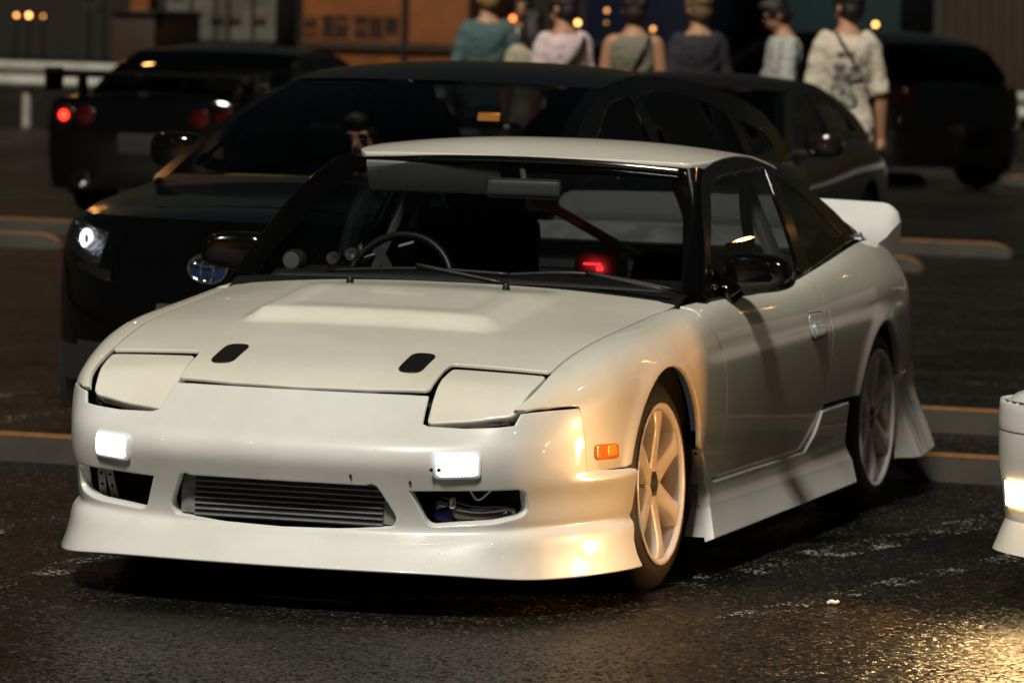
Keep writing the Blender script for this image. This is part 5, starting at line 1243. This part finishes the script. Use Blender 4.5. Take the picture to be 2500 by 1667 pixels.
# torso sections at unit height: z, half width, half depth, y offset
TOR = [(.455, .082, .068, .0), (.50, .088, .074, .005), (.53, .086, .071, .004), (.58, .076, .060, -.003), (.64, .074, .059, -.004), (.70, .076, .062, .0), (.76, .080, .063, .006), (.80, .079, .058, .008), (.825, .068, .048, .008), (.845, .050, .042, .008), (.86, .036, .036, .004)]
def torso(H, grow=0., z0=.455, z1=.86, wide=1., flare=0.):
    V = []; F = []; n = 24; zs = np.linspace(z0, z1, 26); T = np.array(TOR)
    for z in zs:
        rx = np.interp(z, T[:, 0], T[:, 1])*H*wide+grow; ry = np.interp(z, T[:, 0], T[:, 2])*H*wide+grow; yo = np.interp(z, T[:, 0], T[:, 3])*H
        fl = flare*max(0, (.62-z)/.2); rx += fl; ry += fl*.6
        for j in range(n):
            a = 2*math.pi*j/n; c, s = math.cos(a), math.sin(a); V.append((rx*math.copysign(abs(c)**.85, c), yo+ry*math.copysign(abs(s)**.85, s), z*H))
    m = len(zs)
    for i in range(m-1):
        for j in range(n): F.append((i*n+j, i*n+(j+1) % n, (i+1)*n+(j+1) % n, (i+1)*n+j))
    F.append(tuple(range(n))[::-1]); F.append(tuple((m-1)*n+j for j in range(n)))
    return V, F
def back_point(H, x, z, grow, front=False):
    T = np.array(TOR); rx = np.interp(z, T[:, 0], T[:, 1])*H+grow; ry = np.interp(z, T[:, 0], T[:, 2])*H+grow; yo = np.interp(z, T[:, 0], T[:, 3])*H
    q = max(0., 1-min(1, abs(x)/rx)**2)**.5; return (x, yo+(-1 if front else 1)*ry*q, z*H)
def hand(A, wrist, d, palm_n, s, curl=.5):
    """palm and five bent fingers leaving the wrist along d"""
    d = np.array(d, float); d /= np.linalg.norm(d); n = np.array(palm_n, float); n -= d*(n@d); n /= np.linalg.norm(n); w = np.cross(d, n)*s
    wrist = np.array(wrist); A.add(limb([wrist, wrist+d*.045, wrist+d*.085], [.026, .036, .036], 10, 8))
    for i, L in enumerate((.062, .074, .078, .068)):
        b = wrist+d*.08+w*(.030-.020*i); A.add(limb([b, b+d*L*.45, b+d*L*.8+n*L*curl*.45, b+d*L*.85+n*L*curl], [.0095, .0088, .008, .007], 8, 10))
    b = wrist+d*.03+w*.032; A.add(limb([b, b+d*.03+w*.022+n*.01, b+d*.058+w*.022+n*.025], [.011, .0095, .008], 8, 8))
def person(label, px, d, H, yaw, arms, shirt, sleeve, pants, hair, hairlen=0, head_yaw=0., head_pitch=0., bald=False, gl=False, seated=False, loc=None, tank=False, top_wide=1.0, shirt_name='t_shirt', skin=SKIN, group='people walking behind the parked cars', face=True):
    p = at_depth(px*1.0629, 0, d) if loc is None else loc
    C = empty('person', (p[0], p[1], 0 if loc is None else loc[2]), yaw); tag(C, label, 'person', group)
    A = Acc(); A.add(torso(H))
    # legs
    if seated:
        for s in (1, -1): A.add(limb([(s*.055*H, 0, .48*H), (s*.07*H, -.25*H, .50*H), (s*.07*H, -.27*H, .27*H), (s*.07*H, -.28*H, .24*H)], [.055*H, .042*H, .032*H, .03*H]))
    else:
        for s in (1, -1):
            A.add(limb([(s*.050*H, 0, .48*H), (s*.056*H, -.008*H, .28*H), (s*.058*H, .006*H, .05*H)], [.053*H, .036*H, .024*H]))
            A.add(limb([(s*.058*H, .02*H, .026*H), (s*.062*H, -.04*H, .022*H), (s*.066*H, -.10*H, .016*H)], [.026*H, .027*H, .018*H], 10, 8))
    # neck and head
    A.add(limb([(0, .006*H, .83*H), (0, -.004*H, .885*H)], [.034*H, .031*H], 12, 6))
    hc = np.array([0, -.012*H, .935*H]); ch, sh = math.cos(head_yaw), math.sin(head_yaw); cp_, sp_ = math.cos(head_pitch), math.sin(head_pitch)
    Mh = np.array([[ch, -sh, 0], [sh, ch, 0], [0, 0, 1]]) @ np.array([[1, 0, 0], [0, cp_, -sp_], [0, sp_, cp_]])
    hp = lambda v: hc+Mh @ (np.array(v)*H)
    piv = np.array([0, 0, -.05*H]); hc = hc+piv-Mh @ piv
    A.add(ell(hp((0, .004, .012)), (.042*H, .054*H, .054*H), M=Mh)); A.add(ell(hp((0, -.012, -.026)), (.033*H, .040*H, .042*H), M=Mh)); A.add(ell(hp((0, -.030, -.052)), (.017*H, .015*H, .013*H), M=Mh))
    A.add(ell(hp((0, -.052, -.012)), (.008*H, .012*H, .013*H), 10, 8, Mh)); A.add(ell(hp((0, -.043, .012)), (.030*H, .010*H, .008*H), 10, 8, Mh))
    for s in (1, -1): A.add(ell(hp((s*.043, .002, -.008)), (.006*H, .012*H, .018*H), 10, 8, Mh))
    # arms
    S_ = Acc() if sleeve > 0 or shirt else None
    if shirt: S_.add(torso(H, .016, .435 if not seated else .47, .838, top_wide, .012))
    for s, (el, wr, hd, pn) in zip((1, -1), arms):
        sh_ = np.array((s*.083*H, .006*H, .805*H)); el = np.array(el)*H; wr = np.array(wr)*H
        A.add(limb([(s*.06*H, .006*H, .81*H), sh_, sh_+(el-sh_)*.5, el, el+(wr-el)*.35, wr], [.032*H, .033*H, .0285*H, .0235*H, .024*H, .0165*H]))
        hand(A, wr, hd, pn, s)
        if shirt and sleeve > 0:
            t = min(1, sleeve); e1 = sh_+(el-sh_)*t
            pts = [(s*.05*H, .006*H, .80*H), sh_, e1] if sleeve <= 1 else [(s*.05*H, .006*H, .80*H), sh_, el, el+(wr-el)*(sleeve-1)]
            rr = [.034*H, .035*H, .037*H] if sleeve <= 1 else [.034*H, .035*H, .029*H, .023*H]
            S_.add(limb(pts, rr))
    A.build('body', skin, C, .0115, 3)
    if shirt: S_.build(shirt_name, shirt, C, .013, 5, .038)
    P = Acc(); P.add(torso(H, .010, .44, .545))
    if seated:
        for s in (1, -1): P.add(limb([(s*.055*H, 0, .48*H), (s*.07*H, -.25*H, .50*H), (s*.07*H, -.27*H, .27*H)], [.062*H, .05*H, .04*H]))
    else:
        for s in (1, -1): P.add(limb([(s*.050*H, 0, .49*H), (s*.056*H, -.006*H, .28*H), (s*.058*H, .004*H, .06*H)], [.063*H, .050*H, .042*H]))
    P.build('trousers', pants, C, .018, 5, .03)
    if not seated:
        for s in (1, -1):
            Q = Acc(); Q.add(limb([(s*.058*H, .03*H, .024*H), (s*.062*H, -.04*H, .024*H), (s*.066*H, -.105*H, .018*H)], [.029*H, .030*H, .022*H], 10, 8)); Q.build('shoe', SHOE, C, 0)
    if not bald:
        Hh = Acc(); Hh.add(ell(hp((0, .010, .022)), (.0485*H, .058*H, .056*H), M=Mh)); Hh.add(ell(hp((0, .022, -.008)), (.046*H, .046*H, .050*H), M=Mh)); Hh.add(ell(hp((0, -.026, .046)), (.040*H, .034*H, .026*H), M=Mh))
        for s in (1, -1): Hh.add(ell(hp((s*.036, -.004, .018)), (.013*H, .034*H, .028*H), M=Mh))
        if hairlen: Hh.add(limb([hp((0, .030, .02)), hp((0, .042, -.06)), hp((0, .048, -.06-hairlen))], [.046*H, .050*H, .030*H]))
        rn = random.Random(int(px))
        for _ in range(16):
            a = rn.uniform(0, 6.28); e = rn.uniform(.0, 1.2); v = (.043*math.cos(a)*math.cos(e), .012+.052*abs(math.sin(a))*math.cos(e), .024+.050*math.sin(e)); Hh.add(ell(hp(v), (.014*H, .014*H, .010*H), 8, 6))
        Hh.build('hair', hair, C, .010, 1, .02)
    if face:
        for s in (1, -1):
            E_ = Acc(); E_.add(ell(hp((s*.0175, -.0475, .001)), (.0075*H, .0045*H, .0035*H), 10, 8, Mh)); E_.build('eye', EYE, C, 0)
            E_ = Acc(); E_.add(ell(hp((s*.0180, -.0495, .013)), (.0115*H, .004*H, .0022*H), 10, 8, Mh)); E_.build('eyebrow', HAIRD, C, 0)
        E_ = Acc(); E_.add(ell(hp((0, -.0505, -.036)), (.013*H, .004*H, .0035*H), 10, 8, Mh)); E_.build('mouth', LIPS, C, 0)
    if gl:
        for s in (1, -1): ring('spectacle_rim', *[float(v) for v in hp((s*.019, -.056, .0))], .016*H, .012*H, .0018, TRIM, C)
    return C
HANG = lambda s, out=.145, fw=-.01: ((s*(out-.030), .010, .62), (s*(out-.022), fw, .475), (0, -.1, -1), (-s, 0, 0))
def strap(C, H, pts, r=.012, m=TRIM, name='shoulder_strap'):
    P = [back_point(H, x*H, z, .030) for x, z in pts]; return tube(name, P, r, m, C, n=24, k=6)
BACK = R(180)
vy = CAMYAW
TEALS = cloth('teal_shirt_cloth', (.055, .105, .105)); PINK = cloth('pale_pink_cloth', (.60, .48, .49)); OLIVE = cloth('olive_grey_cloth', (.165, .155, .115)); NVY = cloth('charcoal_cloth', (.016, .016, .022))
PALE = cloth('pale_grey_cloth', (.36, .37, .35)); CREAM = cloth('cream_cloth', (.56, .50, .40)); BEIGE = cloth('beige_cloth', (.34, .31, .22)); BLK = cloth('black_cloth', (.008, .007, .008)); GREYT = cloth('grey_trouser_cloth', (.22, .21, .22)); DENIM = cloth('dark_trouser_cloth', (.02, .02, .026))
p1 = person('person in teal long-sleeved shirt with bleached hair, back turned, leftmost of the walkers', 1121, 35.0, 1.75, BACK+vy+R(4), (HANG(1, .165), HANG(-1, .165)), TEALS, 1.85, DENIM, HAIRB, shirt_name='shirt', head_yaw=R(15), face=False)
p2 = person('person in dark jacket and white shirt with face turned to the left', 1204, 40.0, 1.68, vy+R(-30), (HANG(1), HANG(-1)), BLK, 1.9, DENIM, HAIRD, shirt_name='jacket', head_yaw=R(20))
tube('shirt_front', [back_point(1.68, -.02, .825, .03, True), back_point(1.68, 0, .72, .034, True)], .03, cloth('white_shirt_cloth', (.6, .6, .58)), p2, n=6, k=8)
p3 = person('person with long dark hair in a beige top, back turned, between teal and pink shirts', 1226, 34.0, 1.56, BACK+vy, (HANG(1), HANG(-1)), BEIGE, .8, DENIM, HAIRD, hairlen=.11, shirt_name='top', face=False)
p4 = person('person in pale pink T-shirt with a dark shoulder strap, turned left', 1296, 31.0, 1.70, BACK+vy+R(28), (HANG(1), HANG(-1)), PINK, .95, DENIM, HAIRD, head_yaw=R(25))
strap(p4, 1.70, [(-.085, .835), (-.04, .80), (.02, .72), (.085, .60)], .016)
p5_ = person('person in olive tank top with black diagonal strap, arms bare', 1458, 31.0, 1.70, BACK+vy+R(-4), (HANG(1, .150), HANG(-1, .150)), OLIVE, 0, DENIM, HAIRBR, tank=True, shirt_name='tank_top', face=False, top_wide=.97)
strap(p5_, 1.70, [(-.065, .835), (-.045, .79), (0, .70), (.05, .62), (.085, .55)], .011)
p6_ = person('person with shaved head in charcoal T-shirt, back turned', 1606, 32.5, 1.71, BACK+vy+R(14), (HANG(1, .150), HANG(-1, .150)), NVY, .95, DENIM, mat('buzz_cut', (.14, .085, .035), .7, bump=(200, .5, .004)), head_yaw=R(12), face=False)
p7 = person('person in pale grey T-shirt looking down at a phone held in front', 1800, 33.0, 1.70, vy+R(-78), (((.135, -.02, .63), (.06, -.155, .625), (-.5, -1, .1), (0, 0, 1)), ((-.135, -.02, .63), (-.05, -.155, .63), (.4, -1, .1), (0, 0, 1))), PALE, .98, DENIM, HAIRD, head_pitch=R(24), gl=True)
ph = box('mobile_phone', (0, 0, 0), (.075, .010, .15), PLASTIC, None, bev=.004); M_ = p7.matrix_basis @ Vector((0, -.42, 1.09)); ph.location = M_; ph.rotation_euler = (R(-50), 0, p7.rotation_euler[2]); tag(ph, 'mobile phone held by the person in pale grey T-shirt', 'phone')
p8 = person('person in cream T-shirt with a large printed back and black crossbody strap', 1948, 30.0, 1.76, BACK+vy+R(2), (HANG(1, .155), HANG(-1, .155)), CREAM, .98, GREYT, HAIRD, head_yaw=R(35), top_wide=1.06)
strap(p8, 1.76, [(-.02, .850), (.01, .82), (.06, .74), (.10, .62)][::1] if False else [(.045, .845), (.02, .80), (-.03, .72), (-.085, .62)], .010)
# back print: frame of a picture and a bar above it
def printed():
    m = bpy.data.materials.new('shirt_print'); m.use_nodes = True; n = m.node_tree.nodes; l = m.node_tree.links; b = n['Principled BSDF']; b.inputs['Roughness'].default_value = .85
    tc = n.new('ShaderNodeTexCoord'); t = n.new('ShaderNodeTexNoise'); t.inputs['Scale'].default_value = 16; t.inputs['Detail'].default_value = 3; l.new(tc.outputs['Object'], t.inputs['Vector'])
    r = n.new('ShaderNodeValToRGB'); e = r.color_ramp; e.interpolation = 'CONSTANT'; e.elements[0].position = 0; e.elements[0].color = (.05, .055, .05, 1); e.elements[1].position = .42; e.elements[1].color = (.17, .18, .15, 1)
    for p_, c in ((.50, (.40, .37, .30, 1)), (.56, (.12, .14, .15, 1)), (.62, (.30, .20, .14, 1)), (.68, (.07, .08, .08, 1))):
        k = e.elements.new(p_); k.color = c
    l.new(t.outputs['Fac'], r.inputs[0]); l.new(r.outputs[0], b.inputs['Base Color']); return m
def backpatch(name, H, x0, x1, z0, z1, m, C, grow=.030):
    V = []; F = []; n, k = 33, 33
    for i in range(n):
        for j in range(k):
            x = x0+(x1-x0)*i/(n-1); z = z0+(z1-z0)*j/(k-1); p = back_point(H*1.06/1.0 if False else H, x*H, z, grow); V.append(p)
    F = [(i*k+j, (i+1)*k+j, (i+1)*k+j+1, i*k+j+1) for i in range(n-1) for j in range(k-1)]
    return mesh_obj(name, V, F, m, C)
tsh = [c for c in p8.children if c.name.startswith('t_shirt')][0]
for o in (backpatch('back_print', 1.76, -.052, .058, .585, .715, printed(), p8), backpatch('print_band', 1.76, -.05, .05, .72, .735, cloth('print_grey', (.16, .18, .20)), p8), backpatch('print_bar', 1.76, -.060, .060, .768, .776, INK, p8), backpatch('print_bar', 1.76, -.062, -.056, .735, .768, INK, p8)):
    sw_ = o.modifiers.new('wrap', 'SHRINKWRAP'); sw_.target = tsh; sw_.wrap_method = 'PROJECT'; sw_.use_project_y = True; sw_.use_negative_direction = True; sw_.use_positive_direction = True; sw_.offset = .018
# driver of the hybrid, seen through the screen
hm = HB.matrix_basis if False else (Matrix.Translation(HB.location) @ Matrix.Rotation(yawB, 4, 'Z'))
dl = hm @ Vector((-.38, 1.38, -.47))
drv = person('driver sitting in the black hatchback behind the screen, looking down', 820, 18, 1.70, yawB, (((.15, -.06, .63), (.10, -.20, .62), (0, -1, .2), (0, 0, -1)), ((-.15, -.06, .63), (-.10, -.20, .62), (0, -1, .2), (0, 0, -1))), BLK, 1.8, DENIM, HAIRD, seated=True, head_pitch=R(14), head_yaw=R(-10), loc=(dl[0], dl[1], dl[2]), shirt_name='sweater', group=None)
